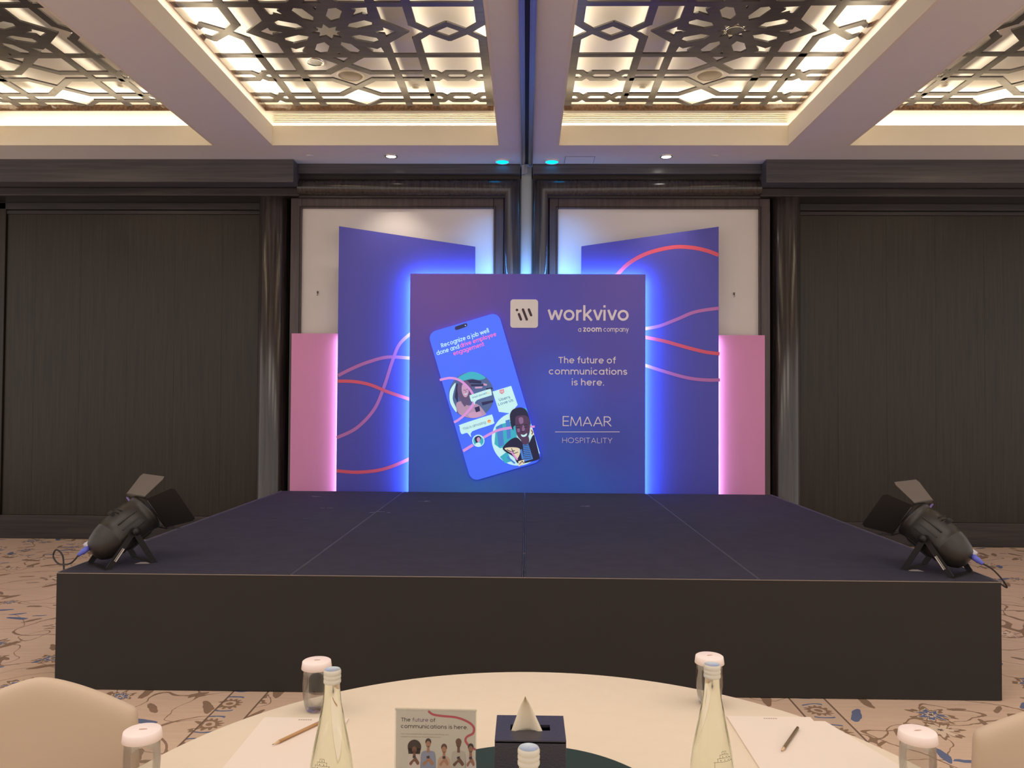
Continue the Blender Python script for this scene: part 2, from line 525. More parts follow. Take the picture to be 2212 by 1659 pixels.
def glyph(ch, s):
    r = (1-s)/2; c = r+s/2; A = 1.42; C = 1.28; h = s/2
    st = lambda x, a, b: ([(x, a), (x, b)], False)
    cir = (ell(c, .5, r, n=26), True)
    arc = lambda cx, cy, rx, ry, a, b, n=14: ell(cx, cy, rx, ry, 0, n, a, b)
    ra = (0.84-s)/2
    arch = lambda x, bot=0: ([(x, bot)] if False else [])+arc(x+ra, 1-h-ra, ra, ra, 180, 0)+[(x+2*ra, 0)]
    dot = ([(h, A-s*1.05), (h, A)], False)
    G = {
     'a': ([cir, st(1-h, 0, 1)], 1), 'b': ([cir, st(h, 0, A)], 1), 'd': ([cir, st(1-h, 0, A)], 1),
     'p': ([cir, st(h, -.42, 1)], 1), 'q': ([cir, st(1-h, -.42, 1)], 1), 'o': ([cir], 1),
     'c': ([(arc(c, .5, r, r, 48, 312, 20), False)], .91),
     'e': ([([(c-r, .5), (c+r, .5)], False), (arc(c, .5, r, r, 0, 318, 24), False)], 1),
     'g': ([cir, ([(1-h, 1), (1-h, 0)]+arc(c, 0, r, .40-h, 0, -150), False)], 1),
     'f': ([([(.26, 0), (.26, 1.1)]+arc(.54, 1.1, .28, A-h-1.1, 180, 90, 6), False), ([(0, 1-h), (.56, 1-h)], False)], .56),
     't': ([([(.24, 1.28), (.24, .26)]+arc(.46, .26+h*0, .22, .26-h, 180, 270, 6), False), ([(0, 1-h), (.5, 1-h)], False)], .5),
     'h': ([st(h, 0, A), (arch(h), False)], .84), 'n': ([st(h, 0, 1), (arch(h), False)], .84),
     'm': ([st(h, 0, 1), (arch(h), False), (arch(h+2*ra), False)], .84+2*ra),
     'u': ([st(h+2*ra, 0, 1), ([(h, 1)]+arc(h+ra, h+ra, ra, ra, 180, 360), False)], .84),
     'r': ([st(h, 0, 1), (arc(h+.34, 1-h-.34, .34, .34, 180, 80, 8), False)], .52),
     's': ([(arc(.37, .5+(1-s)/4, .27, (1-s)/4, 20, 270, 12)+arc(.37, .5-(1-s)/4, .27, (1-s)/4, 90, -160, 12), False)], .74),
     'i': ([st(h, 0, 1), dot], s), 'l': ([st(h, 0, A)], s),
     'j': ([([(.2, 1), (.2, -.2)]+arc(.0, -.2, .2, .18, 0, -90, 5), False), ([(.2, A-s*1.05), (.2, A)], False)], .2+h),
     'k': ([st(h, 0, A), ([(h, .36), (.72, 1)], False), ([(.30, .58), (.78, 0)], False)], .84),
     'v': ([([(h, 1), (.45, h*.6), (.90-h, 1)], False)], .90),
     'w': ([([(h, 1), (.39, h*.6), (.70, .93), (1.01, h*.6), (1.40-h, 1)], False)], 1.40),
     'y': ([([(h, 1), (.45, h*.3)], False), ([(.90-h, 1), (.28, -.42)], False)], .90),
     'z': ([([(.03, 1-h), (.68, 1-h), (.08, h), (.72, h)], False)], .74),
     'T': ([st(.45, 0, C), ([(0, C-h), (.9, C-h)], False)], .9),
     'H': ([st(h, 0, C), st(.95, 0, C), ([(h, C/2), (.95, C/2)], False)], .95+h),
     'E': ([st(h, 0, C), ([(h, h), (.72, h)], False), ([(h, C/2), (.68, C/2)], False), ([(h, C-h), (.72, C-h)], False)], .74),
     'L': ([([(h, C), (h, h), (.68, h)], False)], .68), 'I': ([st(h, 0, C)], s),
     'M': ([([(h, 0), (h+.12, C-h), (.66, h), (1.32-h-.12, C-h), (1.32-h, 0)], False)], 1.32),
     'A': ([([(h, 0), (.55, C-h), (1.10-h, 0)], False), ([(.22, .36), (.88, .36)], False)], 1.10),
     'O': ([(ell(.66, C/2, .66-h, C/2-h, n=30), True)], 1.32),
     'P': ([st(h, 0, C), ([(h, C-h), (.4, C-h)]+arc(.42, C-h-.31, .31, .31, 90, -90, 10)+[(h, C-h-.62)], False)], .78),
     'R': ([st(h, 0, C), ([(h, C-h), (.42, C-h)]+arc(.44, C-h-.31, .31, .31, 90, -90, 10)+[(h, C-h-.62)], False), ([(.38, .56), (.85, 0)], False)], .88),
     'S': ([(arc(.42, C/2+(C-s)/4, .34, (C-s)/4, 30, 270, 12)+arc(.42, C/2-(C-s)/4, .36, (C-s)/4, 90, -155, 12), False)], .84),
     'U': ([([(h, C)]+arc(.46, .46, .46-h, .46-h, 180, 360, 14)+[(.92-h, C)], False)], .92),
     'W': ([([(h, C), (.42, h), (.78, C-h), (1.14, h), (1.56-h, C)], False)], 1.56),
     'Y': ([([(.02, C), (.47, .55), (.92, C)], False), st(.47, 0, .56)], .94),
     'D': ([([(h, h), (h, C-h), (.45, C-h)]+arc(.45, C/2, .5, C/2-h, 90, -90, 12)+[(h, h)], False)], .98),
     '.': ([([(h, 0), (h, s*1.05)], False)], s), '!': ([st(h, .38, C), ([(h, 0), (h, s*1.05)], False)], s),
    }
    return G[ch]

def lay_text(mb, text, x0, x1, base, xh, fa, fb=None, s=.2, gap=.17, sp=.42):
    """text fitted between x0 and x1 on a baseline, in plane coordinates"""
    wsum = 0; items = []
    for ch in text:
        if ch == ' ': wsum += sp; continue
        g, wd = glyph(ch, s); items.append((g, wsum)); wsum += wd+gap-(.10 if ch in 'wvky' else .02 if ch == 'r' else 0)
    wsum -= gap
    kx = (x1-x0)/wsum; k = 0
    for g, ox in items:
        for pts, cl in g:
            q = [(x0+(ox+px)*kx, base+py*xh) for px, py in pts]
            runs = [[q[0]]]
            for i in range(1, len(q)):
                runs[-1].append(q[i])
                if not cl and i < len(q)-1:      # a sharp apex (v, w, M, A) starts a new stroke
                    d1, d2 = Vector(q[i])-Vector(q[i-1]), Vector(q[i+1])-Vector(q[i])
                    if d1.length > 1e-9 and d2.length > 1e-9 and d1.normalized().dot(d2.normalized()) < -0.2: runs.append([q[i]])
            for q in runs:
                k += 1
                add_ribbon(mb, q, s*(kx+xh)/2, lambda x, y, o=-0.00008*(k % 4): (lambda p: (p[0], p[1]+o, p[2]))(fa(x, y)), fb, cl)

# ================================================================== THE SETTING
floor = tag(MB().box(-9, 9, -5.5, 9.2, -0.1, 0).build('floor', CARPET), kind='structure')
# ceiling grid: beams round the coffers
mb = MB()
ys = [3.6]+[v for p in reversed(COFY) for v in p]+[9.2]
for i in range(0, len(ys), 2): mb.box(-9, 9, ys[i], ys[i+1], HC, HC+0.03)
xe = [-9]+[v for p in COFX for v in p]+[9]
for y0, y1 in COFY:
    for i in range(0, len(xe), 2): mb.box(xe[i], xe[i+1], y0, y1, HC, HC+0.03)
ceiling = tag(mb.build('ceiling', CEIL), kind='structure')
for j, (y0, y1) in enumerate(COFY):
    for x0, x1 in COFX:
        m = MB()
        m.box(x0-0.02, x0+0.002, y0-0.02, y1+0.02, HC-0.0015, ZF).box(x1-0.002, x1+0.02, y0-0.02, y1+0.02, HC-0.0015, ZF)
        m.box(x0, x1, y0-0.02, y0+0.002, HC-0.0015, ZF).box(x0, x1, y1-0.002, y1+0.02, HC-0.0015, ZF)
        m.build('coffer_upstand', FASC, ceiling)
        m = MB(); R_ = REC
        m.box(x0-R_-0.02, x0-R_, y0-R_, y1+R_, HC+0.03, ZT).box(x1+R_, x1+R_+0.02, y0-R_, y1+R_, HC+0.03, ZT)
        m.box(x0-R_, x1+R_, y0-R_-0.02, y0-R_, HC+0.03, ZT).box(x0-R_, x1+R_, y1+R_, y1+R_+0.02, HC+0.03, ZT)
        m.build('coffer_wall', PANEL_CREAM, ceiling)
        MB().box(x0-R_-0.02, x1+R_+0.02, y0-R_-0.02, y1+R_+0.02, ZT, ZT+0.02).build('coffer_ceiling', PANEL_CREAM, ceiling)

# walls
WY = 8.64
wall_back = tag(MB().box(-9, 9, WY, 9.2, 0, 4.07).build('wall_back', DWOOD), kind='structure')
for sg in (-1, 1):
    edges = [2.99, 3.40, 3.93, 4.46, 4.99, 5.50, 5.83]
    for a, b in zip(edges[:-1], edges[1:]):
        x0, x1 = sorted((sg*a, sg*b))
        MB().box(x0+0.0006, x1-0.0006, WY-0.02, WY+0.01, 0.262, 3.612).build('wood_panel', DWOOD, wall_back)
    edges = [5.98, 6.5, 7.03, 7.56, 8.1, 8.6]
    for a, b in zip(edges[:-1], edges[1:]):
        x0, x1 = sorted((sg*a, sg*b))
        MB().box(x0+0.0006, x1-0.0006, WY-0.02, WY+0.01, 0.262, 3.612).build('wood_panel', DWOOD, wall_back)
    # stiles and rails of the panel field
    for a, b in ((2.90, 2.985), (5.835, 5.975), (8.6, 8.8)):
        x0, x1 = sorted((sg*a, sg*b))
        MB().box(x0, x1, WY-0.045, WY+0.01, 0.0, 3.74).build('wood_stile', DWOOD, wall_back, bevel=0.006)
    x0, x1 = sorted((sg*2.985, sg*8.6))
    MB().box(x0, x1, WY-0.045, WY+0.01, 3.665, 3.74).box(x0, x1, WY-0.032, WY+0.01, 3.615, 3.655).build('wood_rail', DWOOD_X, wall_back, bevel=0.004)
    MB().box(x0, x1, WY-0.04, WY+0.01, 0.0, 0.26).build('wood_plinth', DWOOD_X, wall_back, bevel=0.006)
# cornices
n = 1
for sg in (-1, 1):
    x0, x1 = sorted((sg*2.46, sg*8.8))
    c = MB().box(x0, x1, 8.09, WY, 3.83, HC).build('trim_%d' % n, CORN, bevel=0.004); n += 1
    tag(c, kind='structure')
    MB().box(x0, x1, 8.30, WY, 3.74, 3.83).build('cove_step', DWOOD_X, c, bevel=0.01)
for x0, x1 in ((-2.46, -0.085), (0.045, 2.46)):
    c = MB().box(x0, x1, 8.24, WY, 3.965, HC).build('trim_%d' % n, CORN, bevel=0.004); n += 1
    tag(c, kind='structure')
    inner = -0.165 if x0 < 0 else 0.125
    outer = -2.47 if x0 < 0 else 2.47
    MB().box(min(x0, outer), max(x1, outer), 8.33, WY, 3.73, 3.965).build('recess_board', DWOOD_X, c)
    # big half-round moulding across the top, mitred into the half-round beside the post
    m = MB()
    zc, yc, r = 3.838, 8.33, 0.088
    k = 14
    vs = []
    for i in range(k+1):
        a = pi*i/k
        dy, dz = -r*sin(a), r*cos(a)
        sx = 1 if x0 < 0 else -1
        xin = inner+sx*dz
        vs += [(outer, yc+dy*0.85, zc+dz), (xin, yc+dy*0.85, zc+dz), (xin, yc+dy*0.85, 0.0)]
    fs = []
    for i in range(k):
        fs += [(3*i, 3*i+1, 3*i+4, 3*i+3), (3*i+1, 3*i+2, 3*i+5, 3*i+4)]
    m.add(vs, fs, True)
    m.build('half_round_moulding', COLW, c)
    MB().box(*( (-0.255, -0.085) if x0 < 0 else (0.045, 0.215)), 8.33, WY, 0.0, 3.73).build('moulding_backing', COLW, c)
    tag(c)
# round wood columns at the two outer ends of the white panels
for sg in (-1, 1):
    m = MB(); r = 0.165; k = 24
    m.lathe([(r+0.0, 0.0), (r+0.0, 0.14), (r-0.006, 0.16), (r-0.006, 3.80), (r-0.02, 3.835)], 40)
    c = m.build('trim_%d' % n, COLW); n += 1
    c.location = (sg*2.775, 8.47, 0)
    tag(c, kind='structure')
post = tag(MB().box(-0.075, 0.035, 8.36, WY, 0, HC).build('trim_%d' % n, STRIPW), kind='structure'); n += 1
# partition track along the middle beam
tr = MB()
for a, b in ((-0.075, -0.035), (-0.002, 0.042)):
    tr.box(a, b, 3.6, 8.24, HC-0.022, HC+0.005)
    tr.box(a+0.012, b-0.012, 3.6, 8.24, HC-0.030, HC-0.02)
track = tag(tr.build('trim_%d' % n, ALU, bevel=0.002), kind='structure'); n += 1
MB().box(-0.035, -0.002, 3.6, 8.24, HC-0.006, HC+0.004).build('track_slot', BLACKSLOT, track)
MB().box(-0.070, -0.040, 8.17, 8.22, HC-0.13, HC-0.03).box(-0.04, -0.015, 8.18, 8.21, HC-0.12, HC-0.03).build('track_hanger', ALU, track, bevel=0.003)

# white framed panels of the back wall
for sg, (fx0, fx1, sx0, sx1), lab in ((-1, (-2.565, -0.262, -2.447, -0.372), 'white fabric wall panel in a dark frame, left of the grey post'),
                                   (1, (0.226, 2.585, 0.322, 2.468), 'white fabric wall panel in a dark frame, right of the grey post')):
    t = tag(empty('wall_panel', ((fx0+fx1)/2, 8.40, 0)), lab, 'wall panel', 'white panels behind the backdrop')
    cx = (fx0+fx1)/2; W, S0, S1 = (fx1-fx0)/2, sx0-cx, sx1-cx
    zt, zs = 3.735, 3.625
    MB().box(S0, S1, 0.0, 0.02, 0.1, zs).build('fabric_panel', SCREEN, t)
    m = MB()
    m.box(-W, S0, -0.035, 0.02, 0.0, zt).box(S1, W, -0.035, 0.02, 0.0, zt).box(S0, S1, -0.035, 0.02, zs, zt)
    m.build('frame', FRAMEW, t, bevel=0.008)
    m = MB(); e = 0.022
    m.box(S0-e, S0-e+0.008, -0.043, -0.03, 0.0, zs+e).box(S1+e-0.008, S1+e, -0.043, -0.03, 0.0, zs+e).box(S0-e, S1+e, -0.043, -0.03, zs+e-0.008, zs+e)
    m.build('frame_bead', DWOOD, t)
    hx = (-2.27 if sg < 0 else 2.21)-cx
    MB().box(hx-0.008, hx+0.006, -0.014, 0.0, 2.705, 2.73).tube([(hx, -0.012, 2.705), (hx+0.004, -0.016, 2.69), (hx-0.006, -0.014, 2.68)], 0.003, 6).build('small_hook', DOORM, t)

# ================================================================== CEILING FRETWORK
W_ = 0.066
def clip_seg(p, q, umin, umax, vmin, vmax):
    t0, t1 = 0.0, 1.0; dx, dy = q[0]-p[0], q[1]-p[1]
    for d, lo in ((dx, p[0]-umin), (-dx, umax-p[0]), (dy, p[1]-vmin), (-dy, vmax-p[1])):
        if abs(d) < 1e-9:
            if lo < 0: return None
            continue
        t = -lo/d
        if d > 0: t0 = max(t0, t)
        else: t1 = min(t1, t)
    if t0 >= t1: return None
    return (p[0]+dx*t0, p[1]+dy*t0), (p[0]+dx*t1, p[1]+dy*t1)

def lattice_lines():
    """polylines of one quarter pattern; mirrored in v and u"""
    L = []
    for su in (-1, 1):
        for sv in (-1, 1):
            F = lambda *pts: L.append([(su*u, sv*v) for u, v in pts])
            F((0.43, 0.40), (0.43, 1.60))
            F((0.697, 0.110), (0.697, 1.60))
            # diamond links beside the rosette
            F((0.697, 0.125), (0.812, 0.0), (0.967, -0.125), (1.122, 0.0), (1.235, 0.125))
            # rows of double bars with crossings at the middle
            F((0.697, 0.78), (0.19, 0.78), (-0.16, 0.455))
            F((0.697, 0.927), (0.19, 0.927), (-0.19, 1.285), (-0.697, 1.285))
            F((0.697, 1.438), (0.17, 1.438), (0.0, 1.60))
            # braided links in the outer columns
            for a, b in ((0.78, 0.927), (1.285, 1.438)):
                F((0.72, a), (0.775, a), (0.885, b), (1.045, b), (1.155, a), (1.235, a))
                F((0.72, b), (0.775, b), (0.885, a), (1.045, a), (1.155, b), (1.235, b))
    return L

def rosette():
    a = 0.465; outer = []
    for k in range(8):
        R_ = a*sqrt(2); outer.append((R_*cos(radians(45*k)), R_*sin(radians(45*k))))
        R_ = a/cos(radians(22.5)); outer.append((R_*cos(radians(45*k+22.5)), R_*sin(radians(45*k+22.5))))
    rot = lambda p, d: (p[0]*cos(radians(d))-p[1]*sin(radians(d)), p[0]*sin(radians(d))+p[1]*cos(radians(d)))
    holes = [[rot((0.135 if k % 2 == 0 else 0.075, 0), 22.5*k) for k in range(16)]]
    pet = [(.185, 0), (.245, .052), (.385, .052), (.42, 0), (.385, -.052), (.245, -.052)]
    kite = [(.355, 0), (.455, .030), (.458, .078), (.555, 0), (.458, -.078), (.455, -.030)]
    for k in range(8):
        holes.append([rot(p, 22.5+45*k) for p in pet]); holes.append([rot(p, 45*k) for p in kite])
    return outer, holes
LINES = lattice_lines(); ROS = rosette()

def lattice(starx, sg, label):
    """sg=+1: centre-beam side lies towards +x (left coffers); -1 mirrored"""
    SY = 6.18
    t = tag(empty('ceiling_fretwork', (starx, SY, ZL)), label, 'fretwork screen', 'dark fretwork screens in the ceiling coffers')
    um, uM, vM = -1.02, 1.27, 1.563
    X = lambda u: sg*u
    k = 0
    def bar(p, q, wd=W_, ext=0.0):
        nonlocal k
        c = clip_seg(p, q, um, uM, -vM, vM)
        if not c: return
        (x0, y0), (x1, y1) = c
        d = Vector((x1-x0, y1-y0)); ln_ = d.length
        if ln_ < 0.01: return
        d /= ln_; nn_ = Vector((-d.y, d.x))*wd/2
        e = d*ext
        a, b = Vector((x0, y0))-e, Vector((x1, y1))+e
        k += 1; dz = 0.0001*(k % 7); th = 0.013+0.0002*(k % 5)
        cs = [a+nn_, a-nn_, b-nn_, b+nn_]
        cs = [Vector((min(uM, max(um, v.x)), min(vM, max(-vM, v.y)))) for v in cs]
        vs = [(X(v.x), v.y, dz) for v in cs]+[(X(v.x), v.y, dz+th) for v in cs]
        MB().add(vs, [(0, 1, 2, 3), (7, 6, 5, 4), (0, 4, 5, 1), (1, 5, 6, 2), (2, 6, 7, 3), (3, 7, 4, 0)]).build('lattice_bar', LATT, t)
    # long cross bars
    for v in (-0.432, 0.432): bar((um, v), (1.235, v), 0.064)
    for s_ in (-1, 1):
        bar((1.235, s_*0.11), (1.235, s_*vM), 0.070)
    for pl in LINES:
        for p, q in zip(pl[:-1], pl[1:]): bar(p, q, W_ if abs(p[0]-q[0]) > 1e-6 else 0.067, 0.018 if (p[0] != q[0] and p[1] != q[1]) else 0.008)
    m = MB(); o, hs = ROS
    m.poly([(X(u), v) for u, v in o], [[(X(u), v) for u, v in h] for h in hs], lambda x, y: (x, y, -0.0006), lambda x, y: (x, y, 0.0135))
    m.build('rosette', LATT, t)
    # polished border boards
    ux0, ux1 = sorted((X(um), X(um-0.012)))
    MB().box(ux0, ux1, -vM-0.012, vM+0.012, -0.046, 0.016).build('border_board', LATT_Y, t)
    a, b = sorted((X(um), X(uM)))
    for s_ in (-1, 1):
        y0, y1 = sorted((s_*vM, s_*(vM+0.012)))
        MB().box(a, b, y0, y1, -0.046, 0.016).build('border_board', LATT_Y, t)
    ux0, ux1 = sorted((X(uM), X(uM+0.010)))
    MB().box(ux0, ux1, -vM-0.012, vM+0.012, -0.002, 0.016).build('border_board', LATT_Y, t)
P_ = CW+BW
lattice(-1.62, 1, 'dark fretwork screen in the coffer just left of the middle beam')
lattice(1.62, -1, 'dark fretwork screen in the coffer just right of the middle beam')
lattice(-1.62-P_, 1, 'dark fretwork screen in the far left coffer, cut by the frame')
lattice(1.62+P_, -1, 'dark fretwork screen in the far right coffer, cut by the frame')

# air grilles
for x0, x1, lab in ((-2.56, -0.30, 'cream slotted air grille in the left middle coffer'), (0.30, 2.56, 'cream slotted air grille in the right middle coffer')):
    t = tag(empty('air_grille', ((x0+x1)/2, 7.755, 4.32)), lab, 'air grille', 'air grilles in the coffers')
    h = (x1-x0)/2
    MB().box(-h, h, -0.004, 0.002, 0.0, 0.10).build('backing', FASC, t)
    for i in range(6):
        MB().box(-h, h, -0.018, -0.004, 0.003+i*0.0175, 0.010+i*0.0175).build('grille_slat', FASC, t)
# recessed fittings in the coffers
def downlight(loc, r, label, lens_mat, ring_mat, group, cat='downlight', name='downlight', recess=True):
    t = tag(empty(name, loc), label, cat, group)
    MB().lathe([(r*0.80, -0.002), (r*0.84, -0.010), (r*0.97, -0.010), (r, -0.001)], 36).build('trim_ring', ring_mat, t)
    MB().lathe([(0.0005, -0.004), (r*0.82, -0.006)], 36).build('lens', lens_mat, t)
    return t
LENS_OFF = mat('ribbed_reflector', rgb(150, 148, 144), 0.35, 0.3, var=0.5, vscale=60, stretch=(1, 0.05, 1))
for x, y, lab in ((-1.945, 6.994, 'unlit round downlight above the fretwork beside a speaker disc'), (1.687, 6.404, 'unlit round downlight above the rosette of the right middle fretwork')):
    t = downlight((x, y, ZT-0.001), 0.085, lab, LENS_OFF, CHROME, 'unlit coffer downlights')
for x, lab in ((-1.689, 'round cream speaker disc above the left middle fretwork'), (1.69, 'round cream speaker disc above the right middle fretwork')):
    t = tag(empty('ceiling_speaker', (x, 7.30, ZT-0.001)), lab, 'speaker', 'ceiling speakers')
    MB().lathe([(0.0005, -0.005), (0.105, -0.005), (0.110, -0.001)], 36).build('grille_disc', DISC_CREAM, t)
    MB().lathe([(0.110, -0.001), (0.112, -0.008), (0.124, -0.008), (0.128, 0.0)], 36).build('rim', FASC, t)
for x, y, lab in ((-1.106, 7.55, 'small round detector above the left middle fretwork'), (1.10, 7.55, 'small round detector above the right middle fretwork'),
                  (-3.99, 7.50, 'small round detector above the far left fretwork'), (3.99, 7.52, 'small round detector above the far right fretwork')):
    t = tag(empty('smoke_detector', (x, y, ZT-0.001)), lab, 'detector', 'ceiling detectors')
    MB().lathe([(0.0005, -0.022), (0.030, -0.020), (0.036, -0.010), (0.038, 0)], 28).build('housing', WHITEP, t)
# soffit fittings
BLUEGL = glow('blue_lamp', (0.0, 0.42, 1.0, 1), 3.2)
WARMGL = glow('warm_lamp', (1.0, 0.88, 0.66, 1), 3.0)
HOTGL = glow('white_lamp', (1.0, 0.95, 0.85, 1), 14)
downlight((-1.415, 7.978, HC-0.001), 0.065, 'warm lit round downlight in the soffit left of the track', WARMGL, CHROME, 'soffit downlights')
downlight((1.41, 7.985, HC-0.001), 0.062, 'bright white round downlight in the soffit right of the track', HOTGL, CHROME, 'soffit downlights')
for x, lab in ((-0.275, 'blue glowing spotlight just left of the ceiling track'), (0.244, 'blue glowing spotlight just right of the ceiling track')):
    t = tag(empty('blue_spotlight', (x, 8.147, HC-0.001)), lab, 'spotlight', 'blue spotlights')
    MB().lathe([(0.066, 0), (0.070, -0.014), (0.078, -0.014), (0.080, 0.0)], 32).build('trim_ring', WHITEP, t)
    MB().lathe([(0.0005, -0.016), (0.050, -0.015), (0.068, -0.008)], 32).build('lens', BLUEGL, t)
for x, lab in ((-2.253, 'small flush ceiling sensor left of the warm downlight'), (1.90, 'small flush ceiling sensor right of the white downlight')):
    t = tag(empty('ceiling_sensor', (x, 7.97, HC-0.001)), lab, 'sensor', 'flush ceiling sensors')
    MB().lathe([(0.0005, -0.004), (0.036, -0.004), (0.040, 0)], 28).build('cover', CEIL, t)
t = tag(empty('access_hatch', (0.53, 8.105, HC-0.001)), 'square access hatch in the soffit beside the right blue spotlight', 'hatch')
MB().box(-0.15, 0.15, -0.112, 0.112, -0.003, 0.0).build('hatch_panel', CEIL, t)
m = MB()
for a in ((-0.153, -0.150, -0.115, 0.115), (0.150, 0.153, -0.115, 0.115), (-0.153, 0.153, -0.115, -0.112)): m.box(a[0], a[1], a[2], a[3], -0.002, 0.0)
m.build('hatch_gap', BLACKSLOT, t)

# ================================================================== STAGE
SXC, SHW, SY0, SY1, SZ = -0.02, 2.50, 4.165, 8.0, 0.62
names_x = ['outer left', 'inner left', 'inner right', 'outer right']
for j in range(2):
    for i in range(4):
        w4 = (2*SHW-0.03)/4; x0 = SXC-SHW+0.015+i*w4; x1 = x0+w4
        dl = (SY1-SY0-0.015)/2; y0 = SY0+0.015+j*dl; y1 = y0+dl
        t = tag(empty('stage_deck', ((x0+x1)/2, (y0+y1)/2, 0)),
                '%s stage deck of the %s row, black carpeted top with worn edges' % (names_x[i], ('front', 'back')[j]), 'stage', 'stage decks')
        hx, hy = (x1-x0)/2, (y1-y0)/2; g = 0.003
        MB().box(-hx+g+0.006, hx-g-0.006, -hy+g, hy-g, SZ-0.05, SZ).build('deck_top', STAGE, t, bevel=0.003)
        for a, b in ((-hx+g, -hx+g+0.0035), (hx-g-0.0035, hx-g)): MB().box(a, b, -hy+g, hy-g, SZ-0.06, SZ-0.001).build('edge_trim', STRIM, t)
        for sx in (-1, 1):
            for sy in (-1, 1):
                cx, cy = sx*(hx-0.08), sy*(hy-0.08)
                MB().box(cx-0.025, cx+0.025, cy-0.025, cy+0.025, 0, SZ-0.05).build('leg', BFLAT, t)
# skirt boards round the stage
t = tag(empty('stage_skirt', (SXC, SY0, 0)), 'plain black skirting boards round the front and sides of the stage', 'stage skirt')
MB().box(-SHW, SHW, 0.0, 0.012, 0.004, SZ-0.006).build('front_board', SKIRT, t)
for s_ in (-1, 1):
    a, b = sorted((s_*SHW, s_*(SHW-0.012)))
    MB().box(a, b, 0.012, SY1-SY0, 0.004, SZ-0.006).build('side_board', SKIRT, t)
TRIMF = mat('pale_front_edge', rgb(132, 118, 104), 0.6, var=0.2, vscale=10)
MB().box(-SHW, SHW, -0.001, 0.008, SZ-0.005, SZ-0.002).build('top_edging', TRIMF, t)
for s_ in (-1, 1):
    a, b = sorted((s_*SHW, s_*(SHW-0.010)))
    MB().box(a, b, 0.01, SY1-SY0, SZ-0.006, SZ+0.002).build('side_edging', STRIM, t)
# frayed white tape scraps on the deck
for x, y, s_, lab in ((-2.02, 7.55, .10, 'white scuffs at the back left'), (-1.72, 6.75, .09, ''), (-.95, 7.25, .09, ''), (-1.22, 6.52, .16, ''), (.52, 7.0, .08, '')):
    m = MB()
    for i in range(9):
        dx, dy = random.uniform(-s_, s_)*.6, random.uniform(-.03, .03); a = random.uniform(.003, .012)
        m.box(x+dx-a*1.8, x+dx+a*1.8, y+dy-a*.7, y+dy+a*.7, SZ+0.0005, SZ+0.0016)
    o = m.build('tape_residue', STRIM)
    tag(o, {.10: 'faint white scuff mark at the far back left of the stage', .09: 'faint scuff mark on the left half of the back stage row', .16: 'longest faint white scuff mark, left of the middle seam', .08: 'faint scuff mark right of the middle seam'}[s_], 'scuff mark', 'scuff marks on the stage', 'stuff')

# ================================================================== BACKDROP
MX, MZ = lambda px, py: -1.219+(px-886)*.004778+(py-590)*.000061, lambda px, py: 2.868-(py-590)*.00478+(px-886)*.00004
SXf, SZf = lambda px, py: -2.0+(px-732)*.004874+(py-488)*.0000524, lambda px, py: 3.392-(py-488)*.00488+(px-732)*.00003
YM, YS, YP = 8.06, 8.20, 8.30
# main panel -------------------------------------------------------
PURP, NAVY, BLU, TEAL = rgb(112, 84, 150), rgb(70, 68, 160), rgb(74, 92, 205), rgb(62, 112, 190)
g_main = panel_gradient('main_backdrop_print', [(0, 0, 1, rgb(76, 86, 222)), (-.85, 2.8, 1.5, rgb(124, 90, 198)), (.95, 2.75, 1.1, rgb(104, 88, 198)), (.9, 2.0, .75, rgb(90, 84, 200)),
                          (-1.1, 1.2, 1.0, rgb(66, 108, 244)), (0.3, 1.65, .6, rgb(78, 106, 252)), (-.5, .45, 1.1, rgb(66, 134, 240)), (.5, .75, 1.0, rgb(60, 112, 236)), (.9, 1.15, .6, rgb(74, 86, 204))])
mp = tag(empty('main_backdrop', (0, YM, 0)), 'square purple and blue printed backdrop in the middle with a large phone picture', 'backdrop')
bx0, bx1, bz = -1.219, 1.212, 2.868
MB().box(bx0, bx1, 0, 0.05, 0, bz).build('printed_panel', g_main, mp)
for x in (-0.9, 0.9):
    m = MB().box(x-0.02, x+0.02, 0.05, 0.09, 0, 2.6); m.build('support_batten', PENW, mp)
TXT = mat('pale_lettering', rgb(250, 240, 252), 0.5, var=0.02)
TXT_DK = mat('dark_logo_stroke', rgb(62, 48, 66), 0.5)
TILE = mat('logo_tile_white', rgb(242, 236, 236), 0.25, coat=0.5)
def f_main(off):
    return lambda x, z: (x, -off, z)
C2 = lambda cx, cy: (860+cx/3.318, 580+cy/3.318)   # crop reading of the print
def T(text, cx0, cx1, cyb, xh, s=.2, gap=.17, sp=.42, name='lettering'):
    a, b = C2(cx0, cyb), C2(cx1, cyb); m = MB()
    lay_text(m, text, MX(*a), MX(*b), (MZ(*a)+MZ(*b))/2, xh/3.318*.00478, f_main(.006), f_main(0), s, gap, sp)
    return m.build(name, TXT, mp)
T('workvivo', 1070, 1650, 378, 78, .205, .14)
T('a', 1289, 1310, 458, 26, .17); T('zoom', 1324, 1456, 458, 31, .25, .14); T('company', 1470, 1647, 458, 26, .17)
T('The future of', 1146, 1555, 684, 35, .19); T('communications', 1076, 1636, 764, 35, .19); T('is here.', 1240, 1470, 842, 35, .19)
T('EMAAR', 1172, 1520, 1132, 55, .115, .10); T('HOSPITALITY', 1169, 1524, 1252, 29, .10, .22)
a, b = C2(1118, 1173), C2(1578, 1173)
m = MB(); add_ribbon(m, [(MX(*a), MZ(*a)), (MX(*b), MZ(*b))], .006, f_main(.004), f_main(0)); m.build('divider_line', TXT, mp)
a, b = C2(803, 427), C2(1004, 225)
m = MB(); m.poly(rrect(MX(*a), MZ(*a), MX(*b), MZ(*b), .030), [], f_main(.010), f_main(0)); tile = m.build('logo_tile', TILE, mp)
m = MB()
